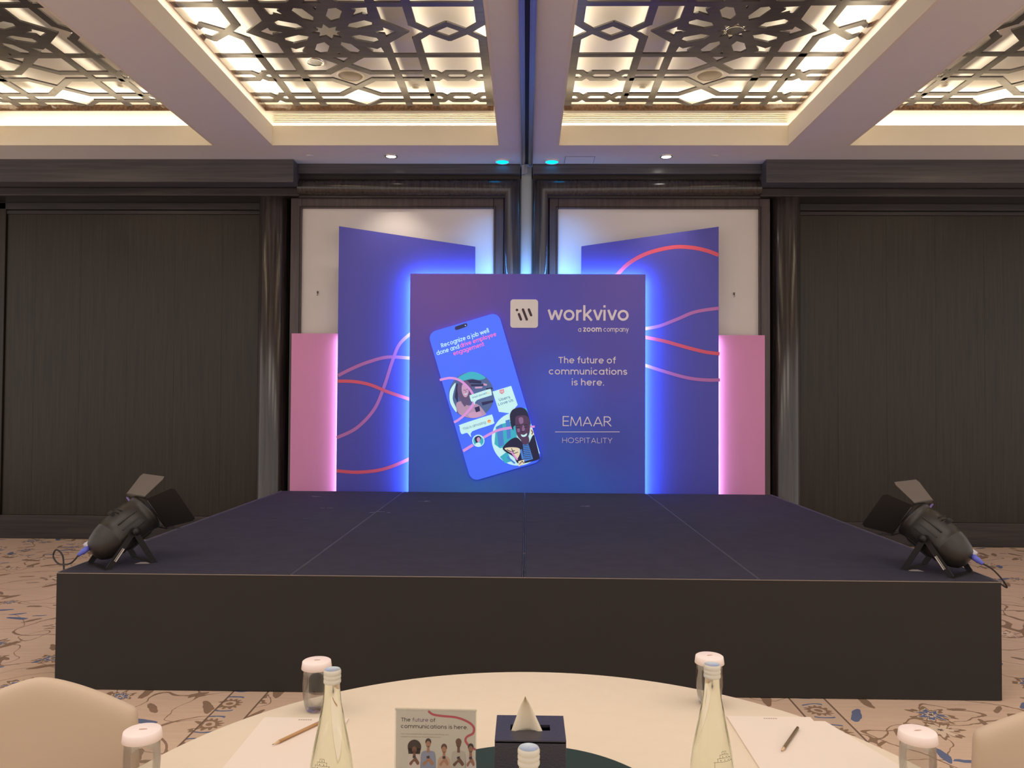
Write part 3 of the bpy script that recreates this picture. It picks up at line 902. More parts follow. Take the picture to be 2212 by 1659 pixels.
for p, q in (((866, 330), (880, 368)), ((895, 297), (922, 368)), ((937, 297), (953, 338))):
    p, q = C2(*p), C2(*q); P0, Q0 = Vector((MX(*p), MZ(*p))), Vector((MX(*q), MZ(*q)))
    add_ribbon(m, [P0, Q0], .025, f_main(.0115), f_main(.010))
    for c in (P0, Q0): m.poly(ell(c.x, c.y, .0125, n=16), [], f_main(.0113), f_main(.010))
p = C2(852, 300); m.poly(ell(MX(*p), MZ(*p), .0135, n=18), [], f_main(.0115), f_main(.010))
m.build('logo_stroke', TXT_DK, tile)

# the phone ---------------------------------------------------------
def lit(name, r, g, b, k=1.0):
    """phone print with emission added in its own colour to brighten it"""
    return mat(name, rgb(r, g, b), 0.4, var=0.01, emit=rgb(r, g, b), estr=0.5*k)
PBLUE = lit('phone_blue', 66, 106, 250, 1.2)
PW = lit('phone_white', 196, 246, 250); PPK = lit('phone_pink', 250, 120, 190); PRIB = lit('phone_ribbon', 214, 150, 226)
PDK = lit('phone_dark', 36, 40, 96, .6); PTE = lit('phone_teal', 54, 178, 204); PSK = lit('skin_light', 196, 158, 196); PSD = lit('skin_dark', 84, 58, 96, .7)
PHR = lit('hair_brown', 98, 84, 128, .8); PJK = lit('jacket', 176, 146, 180); PGR = lit('cafe_grey', 78, 104, 158, .8); PNV = lit('navy_jacket', 28, 32, 74, .6); PST = lit('stripe_blue', 70, 130, 214)
PYE = lit('cream_pattern', 226, 214, 190)
C6 = lambda cx, cy: (MX(920+cx/4.366, 670+cy/4.366), MZ(920+cx/4.366, 670+cy/4.366))
ANG = radians(16.8); kp = .0010946
cen = Vector(C6(552, 818))
ex, ez = Vector((cos(ANG), sin(ANG))), Vector((-sin(ANG), cos(ANG)))
def loc2(x, y): v = cen+ex*x+ez*y; return (v.x, v.y)
hw, hh = 346*kp, 728*kp
PH = 0.030
m = MB(); ol = [loc2(x, y) for x, y in rrect(-hw, -hh, hw, hh, .085, 10)]
m.poly(ol, [], f_main(PH), f_main(0.0)); phone = m.build('phone_cutout', PBLUE, mp, bevel=0.006)
phone['label'] = 'bright blue tilted phone picture'
layer = [0]
def to_l(p):
    v = Vector(p)-cen; return (v.dot(ex), v.dot(ez))
def clip_phone(pts):
    """keep artwork inside the phone outline"""
    out = [to_l(p) for p in pts]
    for ax, sg_, lim in ((0, 1, hw-.002), (0, -1, hw-.002), (1, 1, hh-.002), (1, -1, hh-.002)):
        res = []
        for i, p in enumerate(out):
            q = out[(i+1) % len(out)]
            a_, b_ = sg_*p[ax] <= lim, sg_*q[ax] <= lim
            if a_: res.append(p)
            if a_ != b_:
                t_ = (sg_*lim-p[ax])/(q[ax]-p[ax]); res.append((p[0]+(q[0]-p[0])*t_, p[1]+(q[1]-p[1])*t_))
        out = res
    rc = .085
    fin = []
    for x, y in out:   # rounded corners
        dx, dy = abs(x)-(hw-rc), abs(y)-(hh-rc)
        if dx > 0 and dy > 0:
            l = sqrt(dx*dx+dy*dy)
            if l > rc-.002:
                k_ = (rc-.002)/l; x = math.copysign(hw-rc+dx*k_, x); y = math.copysign(hh-rc+dy*k_, y)
        fin.append(loc2(x, y))
    return fin
def art(name, mt, polys=(), ribs=(), z=None, clip=True):
    layer[0] += 1; d = PH+.0006*layer[0] if z is None else PH+z
    m = MB()
    for p in polys:
        pts = [C6(*q) for q in p]
        if clip: pts = clip_phone(pts)
        m.poly(pts, [], f_main(d), f_main(d-.0004))
    for pts, wd in ribs: add_ribbon(m, [C6(*q) for q in pts], wd*kp, f_main(d))
    return m.build(name, mt, phone)
sp2 = lambda pts, closed=True, n=5: spline(pts, n, closed)
# camera notch and headline
art('camera_notch', PDK, [sp2([(275, 165), (290, 155), (370, 128), (388, 132), (390, 150), (372, 162), (300, 188), (278, 186)])])
art('camera_dot', PW, [ell(373, 147, 5)])
def ptext(text, p0, p1, xh, mt, s=.21, name='lettering', gap=.15, sp=.4):
    layer[0] += 1; d = PH+.0006*layer[0]
    A, B = Vector(C6(*p0)), Vector(C6(*p1)); dr = (B-A); L = dr.length; dr.normalize(); nr = Vector((-dr.y, dr.x))
    m = MB()
    f = lambda x, y: (A.x+dr.x*x+nr.x*y, -d, A.y+dr.y*x+nr.y*y)
    lay_text(m, text, 0, L, 0, xh*kp, f, None, s, gap, sp)
    return m.build(name, mt, phone)
ptext('Recognize a job well', (150, 356), (598, 213), 31, PW)
ptext('done and', (106, 428), (318, 362), 31, PW)
ptext('drive employee', (328, 358), (668, 246), 31, PPK)
ptext('engagement', (264, 432), (552, 340), 31, PPK)
# photo disc 1: woman with phone in a cafe
art('photo_disc', PGR, [ell(427, 803, 213, 217, n=48)])
art('photo_window', PTE, [sp2([(300, 640), (400, 588), (480, 592), (560, 640), (500, 660), (420, 650), (330, 672)])])
art('photo_window', PW, [sp2([(235, 740), (280, 690), (250, 830), (285, 930), (280, 960), (230, 880), (220, 800)])])
art('photo_shelf', PDK, [[(350, 670), (440, 655), (520, 672), (520, 695), (430, 690), (350, 700)], [(420, 700), (560, 700), (556, 716), (420, 722)], [(520, 870), (632, 850), (630, 870), (530, 900)], [(560, 740), (620, 730), (628, 748), (575, 758)], [(285, 700), (300, 690), (300, 880), (270, 820)]])
art('photo_crate', PSK, [[(460, 725), (530, 722), (528, 738), (462, 742)], [(540, 690), (575, 700), (570, 716), (542, 712)], [(590, 760), (612, 758), (610, 772), (592, 772)]])
art('woman_hair', PHR, [sp2([(345, 670), (385, 668), (420, 705), (436, 760), (420, 830), (400, 860), (400, 920), (370, 900), (340, 880), (318, 840), (300, 790), (295, 730), (310, 690)])])
art('woman_jumper', PJK, [sp2([(285, 880), (330, 860), (370, 890), (410, 900), (450, 880), (500, 900), (550, 960), (560, 985), (500, 1010), (440, 1018), (380, 1010), (320, 985), (290, 940)])])
art('woman_face', PSK, [sp2([(345, 700), (375, 698), (398, 725), (402, 770), (385, 815), (362, 820), (342, 790), (335, 740)])])
art('woman_features', PHR, ribs=[([(350, 752), (362, 758), (370, 754)], 5), ([(378, 748), (388, 750), (394, 744)], 5), ([(372, 755), (378, 772), (370, 776)], 4)])
art('woman_smile', PW, ribs=[([(360, 792), (374, 796), (386, 786)], 6)])
art('woman_hair_lock', PHR, ribs=[([(400, 720), (412, 780), (400, 840), (405, 890)], 16), ([(320, 760), (330, 830), (345, 870), (370, 905)], 20)])
art('woman_hands', PSK, [sp2([(395, 985), (440, 960), (500, 960), (520, 985), (480, 1010), (420, 1015)])])
art('held_phone', PDK, [[(455, 920), (500, 905), (508, 950), (470, 965)]])
art('loop_ribbon', PRIB, ribs=[(spline([(130, 660), (230, 642), (320, 665), (400, 735), (445, 810), (440, 890), (380, 970), (310, 1030), (262, 1058)], 8), 22)])
art('speech_bubble', PW, [sp2([(410, 810), (425, 800), (590, 748), (608, 752), (618, 795), (605, 808), (478, 850), (455, 895), (445, 862), (425, 862)], n=3)])
ptext('Well done!!!', (436, 836), (574, 790), 13, PGR, .17)
art('bubble_icon', PYE, [ell(588, 784, 10)])
# badge
art('badge', PW, [[(625, 770), (800, 717), (860, 895), (792, 975), (684, 960)]])
art('badge_mark', lit('badge_red', 226, 60, 110), [[(690, 757), (730, 748), (734, 775), (714, 794), (695, 782)]])
art('badge_mark_inner', PW, [[(697, 762), (724, 756), (727, 773), (714, 785), (700, 777)]])
art('badge_mark_letter', lit('badge_red_letter', 226, 60, 110), ribs=[([(720, 763), (708, 764), (705, 773), (714, 778), (720, 772), (714, 770)], 4)])
ptext('Users', (688, 860), (793, 832), 20, lit('badge_navy', 40, 90, 150, .7), .15)
ptext('Love Us', (682, 902), (822, 860), 20, lit('badge_navy_two', 40, 90, 150, .7), .15)
# second bubble, avatar
art('speech_bubble', PW, [sp2([(315, 1095), (330, 1076), (590, 992), (622, 995), (636, 1050), (625, 1075), (432, 1142), (424, 1196), (385, 1156), (340, 1168), (322, 1145)], n=3)])
ptext('This is amazing', (350, 1132), (562, 1066), 19, PGR, .14)
art('smiling_emoji', lit('emoji_yellow', 240, 190, 120), [ell(592, 1048, 17)])
art('emoji_eye', lit('emoji_red', 220, 60, 90), [ell(584, 1045, 5), ell(599, 1040, 5)])
# photo disc 2: smiling man
art('photo_disc', PW, [ell(858, 1212, 243, 250, n=56)+[]])
art('photo_backdrop', PTE, [[(655, 1100), (700, 1075), (800, 1050), (850, 1060), (850, 1250), (800, 1280), (690, 1300), (640, 1260)], [(860, 930), (950, 925), (975, 1000), (985, 1100), (940, 1060), (880, 960)], [(690, 1380), (760, 1330), (800, 1420), (740, 1440)]])
art('photo_shutter', PST, [[(660, 1100), (715, 1075), (730, 1270), (680, 1290)], [(745, 1040), (785, 1030), (795, 1200), (760, 1215)]])
art('arc_ribbon', PRIB, ribs=[([(347, 1325), (440, 1268)], 26), (spline([(530, 1205), (600, 1166), (680, 1130), (805, 1106)], 6), 24), ([(960, 1100), (1018, 1098)], 20)])
art('avatar_disc', PW, [ell(490, 1230, 57, n=32)])
art('avatar_scene', PTE, [sp2([(450, 1205), (490, 1182), (530, 1205), (538, 1240), (515, 1275), (470, 1275), (445, 1245)])])
art('avatar_hair', PDK, [sp2([(468, 1190), (500, 1184), (515, 1205), (505, 1235), (475, 1255), (460, 1230), (456, 1205)])])
art('avatar_face', PSK, [sp2([(482, 1200), (500, 1198), (510, 1220), (500, 1242), (485, 1240), (476, 1220)])])
art('avatar_top', PW, [sp2([(462, 1260), (485, 1245), (505, 1250), (515, 1275), (490, 1284), (468, 1280)])])
art('man_jacket', PNV, [sp2([(720, 1290), (790, 1220), (850, 1200), (900, 1240), (960, 1250), (1000, 1180), (1040, 1190), (1085, 1300), (1085, 1360), (1060, 1400), (960, 1430), (860, 1440), (820, 1380), (740, 1330)])])
art('man_shirt', PST, [[(905, 1262), (955, 1252), (1000, 1400), (915, 1425)]])
art('shirt_stripe', PNV, ribs=[([(906, 1280+i*17), (958+i*4, 1270+i*17)], 5) for i in range(8)])
art('jacket_pattern', PYE, [sp2([(735, 1300), (800, 1290), (870, 1300), (880, 1340), (850, 1400), (820, 1360), (770, 1330)]), [(975, 1115), (1010, 1120), (1015, 1170), (985, 1185)], [(862, 1420), (918, 1405), (916, 1445), (866, 1470)]])
art('pattern_stroke', PNV, ribs=[([(755, 1312), (790, 1330), (830, 1322)], 7), ([(800, 1300), (820, 1350), (860, 1335)], 6), ([(985, 1130), (1000, 1150), (990, 1170)], 7), ([(870, 1450), (900, 1420), (912, 1440)], 6)])
art('man_neck', PSD, [sp2([(880, 1180), (950, 1180), (965, 1240), (930, 1268), (900, 1250)])])
art('man_hair', PNV, [sp2([(790, 975), (820, 935), (880, 918), (930, 935), (960, 985), (975, 1050), (968, 1080), (830, 1090), (820, 1130), (800, 1100), (788, 1030)])])
art('man_face', PSD, [sp2([(840, 1010), (900, 992), (950, 1005), (972, 1060), (970, 1150), (945, 1210), (915, 1238), (880, 1215), (850, 1170), (838, 1090)])])
art('man_highlight', lit('skin_highlight', 140, 108, 156, .8), [sp2([(870, 1020), (905, 1012), (912, 1060), (880, 1070)]), sp2([(855, 1120), (875, 1118), (878, 1145), (858, 1148)]), sp2([(905, 1090), (918, 1088), (925, 1130), (900, 1136)])])
art('man_features', PNV, ribs=[([(846, 1105), (862, 1110), (878, 1104)], 6), ([(918, 1104), (934, 1108), (948, 1098)], 6), ([(844, 1088), (866, 1082), (882, 1088)], 6), ([(914, 1086), (934, 1078), (952, 1082)], 6), ([(890, 1140), (905, 1148), (920, 1138)], 5)])
art('man_smile', PW, [sp2([(890, 1170), (915, 1176), (945, 1160), (938, 1184), (912, 1194), (894, 1186)])])
art('loose_stroke', PRIB, ribs=[([(795, 1330), (855, 1408)], 15)])
art('loose_stroke', PST, ribs=[([(760, 1378), (830, 1440)], 16), ([(888, 1310), (905, 1400)], 20)])
# side panels --------------------------------------------------------
RED = mat('coral_print', rgb(226, 88, 112), 0.5, var=0.03); MAU = mat('mauve_print', rgb(190, 112, 178), 0.5, var=0.03)
NAVYP = mat('navy_print', rgb(78, 76, 176), 0.5, var=0.02)
NAVYE = mat('panel_edge', rgb(40, 36, 70), 0.5)
def side_panel(x0, x1, z0, z1, label, ribs):
    t = tag(empty('side_backdrop', ((x0+x1)/2, YS, 0)), label, 'backdrop', 'navy side backdrops')
    cx = (x0+x1)/2
    m = MB(); m.poly([(x0-cx, 0), (x1-cx, 0), (x1-cx, z1), (x0-cx, z0)], [], lambda x, z: (x, 0, z), lambda x, z: (x, 0.05, z))
    m.build('printed_panel', NAVYP, t)
    for i, (pts, wd, mt) in enumerate(ribs):
        q = [(SXf(*p)-cx, SZf(*p)) for p in pts]
        q = [p for p in spline(q, 8)]
        m = MB(); add_ribbon(m, q, wd, lambda x, z: (x, -.001-.0005*i, z)); m.build('printed_ribbon', mt, t)
    return t
side_panel(-2.0, -0.558, 3.392, 3.178, 'tall navy side backdrop left of the main one, curved ribbons crossing low',
  [([(730, 812), (760, 797), (795, 783), (840, 772), (900, 776)], .034, MAU), ([(727, 946), (770, 925), (808, 885), (830, 835), (848, 780), (865, 742), (900, 712)], .034, MAU),
   ([(729, 824), (765, 825), (800, 832), (840, 848), (900, 868)], .034, RED), ([(727, 1017), (770, 1020), (815, 1016), (850, 1006), (900, 984)], .034, RED)])
side_panel(0.562, 1.997, 3.185, 3.395, 'tall navy side backdrop right of the main one, coral arc along its top',
  [([(1310, 622), (1332, 597), (1360, 570), (1400, 549), (1450, 537), (1490, 537), (1525, 544), (1551, 554)], .040, RED), ([(1375, 714), (1420, 707), (1460, 692), (1500, 676), (1551, 668)], .034, MAU),
   ([(1375, 727), (1430, 738), (1480, 752), (1520, 762), (1551, 766)], .036, RED), ([(1375, 785), (1430, 803), (1480, 817), (1520, 822), (1551, 822)], .034, MAU)])
PINK = mat('pink_print', rgb(214, 140, 186), 0.55, var=0.02)
for x0, x1, z1, lab in ((-2.52, -1.90, 2.263, 'short plain pink backdrop at the left end'), (1.90, 2.507, 2.265, 'short plain pink backdrop at the right end')):
    t = tag(empty('pink_backdrop', ((x0+x1)/2, YP, 0)), lab, 'backdrop', 'pink end backdrops')
    h = (x1-x0)/2; MB().box(-h, h, 0, 0.045, 0, z1).build('printed_panel', PINK, t)
    MB().box(-0.02, 0.02, 0.045, 0.085, 0, z1-0.2).build('support_batten', PENW, t)
# LED strips behind the edges
BLED = (0.11, 0.36, 1.0); VLED = (0.80, 0.66, 1.0)
K_B, K_V = 24, 6
ledm = glow('blue_led', (0.15, 0.4, 1, 1), 4); ledv = glow('violet_led', (0.9, 0.6, 1, 1), 3)
LW = 0.012
for x, sg in ((bx0+0.022, -1), (bx1-0.022, 1)):
    MB().box(x-LW/2, x+LW/2, 0.050, 0.056, 0.45, bz-0.03).build('led_strip', ledm, mp)
    area((x+sg*0.004, YM+0.060, (bz+0.45)/2), (sg*0.25, 1, 0), LW, bz-0.5, K_B, BLED)
MB().box(bx0+0.04, bx1-0.04, 0.050, 0.056, bz-0.034, bz-0.022).build('led_strip', ledm, mp)
area((0, YM+0.060, bz-0.022), (0, 1, 0.25), bx1-bx0-0.08, LW, K_B*0.75, BLED)
for sg in (-1, 1):
    x = sg*1.978
    area((x, YS+0.058, 1.35), (sg*0.2, 1, 0), LW, 1.75, K_V, VLED)

# ================================================================== STAGE LAMPS
def stage_lamp(loc, sg, label):
    """can lamp with barn doors on a folding double yoke; sg=+1 aims right, -1 aims left"""
    t = tag(empty('stage_lamp', loc), label, 'stage light', 'barn door stage lights')
    ax = Vector((sg*0.50, 0.62, 0.54)).normalized()
    side = ax.cross(Vector((0, 0, 1))).normalized()     # to the lamp's right
    upv = side.cross(ax).normalized()
    O = Vector((0, 0, 0.195))
    M = Matrix(((side.x, upv.x, ax.x, O.x), (side.y, upv.y, ax.y, O.y), (side.z, upv.z, ax.z, O.z), (0, 0, 0, 1)))
    body = MB()
    body.lathe([(0.0005, -0.205), (0.035, -0.203), (0.060, -0.192), (0.080, -0.165), (0.098, -0.120), (0.106, -0.085), (0.107, -0.083), (0.104, -0.078), (0.110, -0.05), (0.115, 0.02), (0.115, 0.085), (0.108, 0.095), (0.108, 0.125), (0.112, 0.13), (0.112, 0.145), (0.100, 0.145), (0.098, 0.10)], 36, M)
    bo = body.build('lamp_housing', BMET, t)
    MB().lathe([(0.0005, 0.118), (0.06, 0.120), (0.099, 0.110)], 28, M).build('lens', mat('lamp_lens', rgb(60, 60, 80), 0.2, coat=0.6), bo)
    m = MB()
    for a in range(0, 360, 20):
        if 50 < a < 130: continue
        c, s_ = cos(radians(a)), sin(radians(a))
        m.box(0.108, 0.120, -0.003, 0.003, -0.04, 0.08, M @ Matrix(((c, -s_, 0, 0), (s_, c, 0, 0), (0, 0, 1, 0), (0, 0, 0, 1))))
    m.build('cooling_fin', BFLAT, bo)
    m = MB()
    for k_ in (-1, 1): m.box(-0.045, 0.045, 0.111, 0.1165, 0.02+k_*0.010-0.003, 0.02+k_*0.010+0.003, M)
    m.build('vent_slot', BFLAT, bo)
    m = MB(); m.box(-0.022, 0.022, 0.10, 0.128, -0.02, 0.0, M); m.build('rear_clip', BFLAT, bo)
    # square gel frame
    m = MB(); w_ = 0.118
    for a in ((-w_, w_, -w_, -w_+0.012), (-w_, w_, w_-0.012, w_), (-w_, -w_+0.012, -w_, w_), (w_-0.012, w_, -w_, w_)):
        m.box(a[0], a[1], a[2], a[3], 0.148, 0.154, M)
    m.build('door_frame', BMET, t)
    # four barn doors
    lilac_light = mat('violet_light_colour', rgb(138, 118, 214), 0.5)  # violet light on the side door is put into the metal's colour
    for q, (ang, op, l, w1, w2) in enumerate(((90, 12, 0.150, 0.112, 0.112), (-90, 40, 0.10, 0.090, 0.07), (0, 56, 0.19, 0.105, 0.095), (180, 80, 0.095, 0.080, 0.06))):
        if sg < 0 and ang in (0, 180): ang = 180-ang
        if ang in (0, 180): near = (ang == 0) == (sg > 0)
        c, s_ = cos(radians(ang)), sin(radians(ang)); o_ = radians(op)
        out = Vector((c, s_, 0)); tang = Vector((-s_, c, 0)); fwd = out*sin(o_)+Vector((0, 0, 1))*cos(o_)
        nrm = out*cos(o_)-Vector((0, 0, 1))*sin(o_)
        b0 = out*0.118+Vector((0, 0, 0.152))
        prof = [(-w1, 0), (w1, 0), (w1*1.02, l*.12), (w2*1.25, l-.02), (w2*1.25-.012, l), (-w2*1.25+.012, l), (-w2*1.25, l-.02), (-w1*1.02, l*.12)]
        fa = lambda x, y: M @ (b0+tang*x+fwd*y)
        fb = lambda x, y: M @ (b0+tang*x+fwd*y+nrm*0.0025)
        m = MB(); m.poly(prof, [], fa, fb)
        d = m.build('barn_door', (DOORM, BFLAT, BFLAT, lilac_light)[q], t)  # upper door has a lighter base colour than the black ones
        if q == 3: d['label'] = 'small side barn door with violet light in its colour'
        if q == 0: d['label'] = 'raised upper barn door in a lighter grey'
        m = MB(); m.tube([M @ (b0+tang*-w1*.9), M @ (b0+tang*w1*.9)], 0.004, 8); m.build('hinge', BMET, d)
    # double yoke: two U brackets hinged on the body sides
    piv = O+ax*0.0
    hsd = Vector((side.x, side.y, 0)).normalized(); hf = Vector((ax.x, ax.y, 0)).normalized()
    for f_, z_ in ((-0.135, 0.0), (0.115, 0.0)):
        m = MB()
        for s_ in (-1, 1):
            a = piv+side*s_*0.125; b = Vector((0, 0, 0.004))+hf*f_+hsd*s_*0.118
            d = (b-a).normalized(); wv = d.cross(side).normalized()*0.015; tv = side*0.0025
            vs = [a+wv-tv, a-wv-tv, a-wv+tv, a+wv+tv, b+wv-tv, b-wv-tv, b-wv+tv, b+wv+tv]
            m.add(vs, [(0, 1, 2, 3), (7, 6, 5, 4), (0, 4, 5, 1), (1, 5, 6, 2), (2, 6, 7, 3), (3, 7, 4, 0)])
        c_ = hf*f_
        vs = [c_+hsd*s1*0.12+hf*s2*0.020+Vector((0, 0, z)) for z in (0.0005, 0.005) for s1, s2 in ((-1, -1), (1, -1), (1, 1), (-1, 1))]
        m.add(vs, [(3, 2, 1, 0), (4, 5, 6, 7), (0, 1, 5, 4), (1, 2, 6, 5), (2, 3, 7, 6), (3, 0, 4, 7)])
        m.build('yoke', BFLAT, t)
    for s_ in (-1, 1):
        a = piv+side*s_*0.112; b = piv+side*s_*0.150
        MB().tube([a, b, b+side*s_*0.0002, b+side*s_*0.012], [0.016, 0.016, 0.022, 0.022], 12).build('tilt_knob', BFLAT, t)
    # sticker on the near yoke arm, white slip on the deck beside the foot
    s_ = 1 if (side*1).y < 0 else -1
    a = piv+side*s_*0.1285; b = hf*-0.135+hsd*s_*0.122+Vector((0, 0, 0.0))
    d = (b-a).normalized(); wv = d.cross(side).normalized()
    m = MB()
    for w0, w1, l0, l1 in ((-.010, -.003, .45, .78), (.001, .004, .45, .78)):
        vs = [a+d*(b-a).length*l+wv*w2_+side*s_*0.002 for l, w2_ in ((l0, w0), (l0, w1), (l1, w1), (l1, w0))]
        m.add(vs, [(0, 1, 2, 3)])
    m.build('sticker', LABELW, t)
    m = MB()
    p0 = Vector((sg*0.07, -0.02, 0.0008))
    m.add([p0, p0+Vector((sg*.075, .01, 0)), p0+Vector((sg*.085, .055, 0)), p0+Vector((sg*.012, .05, 0))], [(0, 1, 2, 3)]); m.build('safety_tag', LABELW, t)
    # connectors and cable
    rear = M @ Vector((-sg*0.035, 0.040, -0.195)); out = (-ax*0.75+Vector((sg*-0.1, -0.3, -0.12))).normalized()
    m = MB(); m.tube([rear+ax*0.03, rear+out*0.010], 0.021, 14); m.build('connector_socket', GREYC, t)
    r2_ = rear+Vector((sg*0.015, 0, -0.004))
    m = MB(); m.tube([r2_, r2_+out*0.05, r2_+out*0.052, r2_+out*0.075], [0.016, 0.016, 0.012, 0.010], 14); con = m.build('power_connector', BLUEC, t)
    e = r2_+out*0.07
    if sg > 0:
        pts = [e, e+Vector((-.04, -.01, -.045)), e+Vector((-.12, .02, -.055)), e+Vector((-.165, .04, -.02)), e+Vector((-.15, .04, .018)), e+Vector((-.115, .04, -.01)), e+Vector((-.10, .03, -.07)), e+Vector((-.095, .02, -.10))]
        pts = [Vector(p) for p in pts]; pts.append(Vector((pts[-1].x-.01, pts[-1].y, -0.02))); pts.append(Vector((pts[-1].x-.01, pts[-1].y-.01, -0.045)))
        bx = -(loc[0]+2.535)
        for p in pts[-3:]: p.x = min(p.x, bx)
    else:
        pts = [e, e+Vector((.05, -.01, -.03)), e+Vector((.11, 0, -.09)), e+Vector((.135, .01, -.13))]
        bx = 2.50-loc[0]
        pts = [Vector(p) for p in pts]; pts[-1].x = max(pts[-1].x, bx); pts.append(Vector((bx+.012, pts[-1].y, -0.02))); pts.append(Vector((bx+.012, pts[-1].y, -0.045)))
    m = MB(); m.tube(spline([tuple(p) for p in pts], 8), 0.0045, 8); m.build('cable', CABLE, t)
    return t
stage_lamp((-2.29, 4.42, SZ), 1, 'black stage light with open barn doors on the left front corner of the stage')
stage_lamp((2.27, 4.42, SZ), -1, 'black stage light with open barn doors on the right front corner of the stage')

# ================================================================== TABLE
TX, TY, TR, TZ = 0.012, 1.43, 0.915, 0.75
tb = tag(empty('banquet_table', (TX, TY, 0)), 'round banquet table hidden under the cream cloth', 'table')
MB().lathe([(0.0005, 0.715), (TR-0.02, 0.715), (TR-0.02, 0.742), (0.0005, 0.742)], 48).build('tabletop', PENW, tb)
for a in (45, 135, 225, 315):
    MB().tube([(0.5*cos(radians(a)), 0.5*sin(radians(a)), 0.0), (0.5*cos(radians(a)), 0.5*sin(radians(a)), 0.715)], 0.016, 10).build('leg', BFLAT, tb)
def wob(a, z):
    if z > 0.70: return 1
    f = (0.70-z)/0.70
    return 1+f*(0.045*sin(11*a)+0.02*sin(23*a+1))
m = MB(); m.lathe([(0.0005, TZ), (0.3, TZ), (0.6, TZ), (TR-0.012, TZ), (TR-0.003, TZ-0.003), (TR+0.003, TZ-0.012), (TR+0.006, 0.70), (TR+0.012, 0.55), (TR+0.022, 0.35), (TR+0.03, 0.15), (TR+0.035, 0.012)], 144, wob=wob)
o = m.build('tablecloth', CLOTH); o.location = (TX, TY, 0)
tag(o, 'cream cloth draped over the round table in front', 'tablecloth')
# dark green glass turntable
t = tag(empty('lazy_susan', (-0.005, 1.508, TZ)), 'low dark green round glass turntable in the middle of the table', 'turntable')
MB().lathe([(0.0005, 0.022), (0.283, 0.022), (0.290, 0.018), (0.290, 0.014), (0.283, 0.012), (0.0005, 0.012)], 96).build('glass_disc', GREENG, t)
MB().lathe([(0.0005, 0.001), (0.11, 0.001), (0.11, 0.012), (0.0005, 0.012)], 40).build('bearing_base', BFLAT, t)
ZG = TZ+0.022
# tissue box
t = tag(empty('tissue_box', (-0.003, 1.515, ZG)), 'black leatherette tissue box cover on the green turntable', 'tissue box')
hx, hy, hz = .066, .058, .152
m = MB(); th = .005
m.box(-hx, hx, -hy, -hy+th, 0, hz).box(-hx, hx, hy-th, hy, 0, hz).box(-hx, -hx+th, -hy+th, hy-th, 0, hz).box(hx-th, hx, -hy+th, hy-th, 0, hz)
m.build('box_wall', BOXM, t, bevel=.0015)
m = MB(); sl = (.038, .013)
for a in ((-hx, hx, -hy, -sl[1]), (-hx, hx, sl[1], hy), (-hx, -sl[0], -sl[1], sl[1]), (sl[0], hx, -sl[1], sl[1])): m.box(a[0], a[1], a[2], a[3], hz-.004, hz+.001)
m.build('box_lid', BOXM, t)
m = MB()
rows = 7; cols = 9; vs = []
for j in range(rows):
    v = j/(rows-1); wv = .031*(1-v)**.9+.002
    for i in range(cols):
        u = i/(cols-1)*2-1
        vs.append((-.006+u*wv-.004*v, -.010+.008*cos(u*4)*(1-v)+.012*v*(1-abs(u)), hz-.008+v*.070))
fs = [(j*cols+i, j*cols+i+1, (j+1)*cols+i+1, (j+1)*cols+i) for j in range(rows-1) for i in range(cols-1)]
m.add(vs, fs, True); ts = m.build('tissue', TISSUE, t); so = ts.modifiers.new('solid', 'SOLIDIFY'); so.thickness = .0008
# acrylic sign
t = tag(empty('table_sign', (-0.176, 1.44, ZG), radians(-1)), 'upright clear acrylic sign with a printed card, left of the tissue box', 'sign')
MB().box(-.075, .075, -.0045, -.0030, 0.006, .214).box(-.075, .075, .0016, .0030, 0.006, .214).box(-.075, .075, -.0045, .003, .2135, .2155).build('acrylic_sleeve', ACRYL, t)
MB().box(-.077, .077, -.03, .03, 0.0, .006).build('acrylic_foot', ACRYL, t)
CARD = mat('printed_card_grey', rgb(214, 202, 188), 0.7, var=0.015)
card = MB().box(-.073, .073, -.0012, .0006, 0.006, .2125).build('printed_card', CARD, t)
cS = lambda off: (lambda x, z: (x, -.0014-off, z))
K7 = 1102/279.0
CQ = lambda zx, zy: ((560+zx/3.95-941)*.000843, .2148-(1380+zy/3.95-1541)*.000843)
def ctext(text, a, b, base, xh, mt, s=.17, off=.0):
    m = MB(); p, q = CQ(a, base), CQ(b, base); lay_text(m, text, p[0], q[0], p[1], xh/3.95*.000843, cS(off), None, s); m.build('lettering', mt, card)
INK = mat('dark_ink', rgb(66, 50, 56), 0.6); INKP = mat('purple_ink', rgb(128, 100, 136), 0.6); INKG = mat('grey_ink', rgb(176, 158, 146), 0.6)
ctext('The', 1206, 1287, 742, 24, INK); ctext('future', 1304, 1440, 742, 24, INKP); ctext('of', 1456, 1500, 742, 24, INK)
ctext('communications is here.', 1205, 1780, 798, 25, INK)
ctext('Our new employee app has everything you', 1204, 1618, 853, 9, INKG, .15); ctext('need in one place. Download it now!', 1204, 1548, 876, 9, INKG, .15)
m = MB(); pr = spline([CQ(*p) for p in ((1440, 650), (1480, 678), (1560, 690), (1680, 700), (1780, 735), (1830, 780), (1825, 830), (1775, 860), (1760, 890), (1775, 920), (1800, 945), (1848, 968))], 8)
add_ribbon(m, pr, .0040, cS(.0001)); m.build('printed_ribbon', mat('crimson_print', rgb(196, 84, 96), 0.6), card)
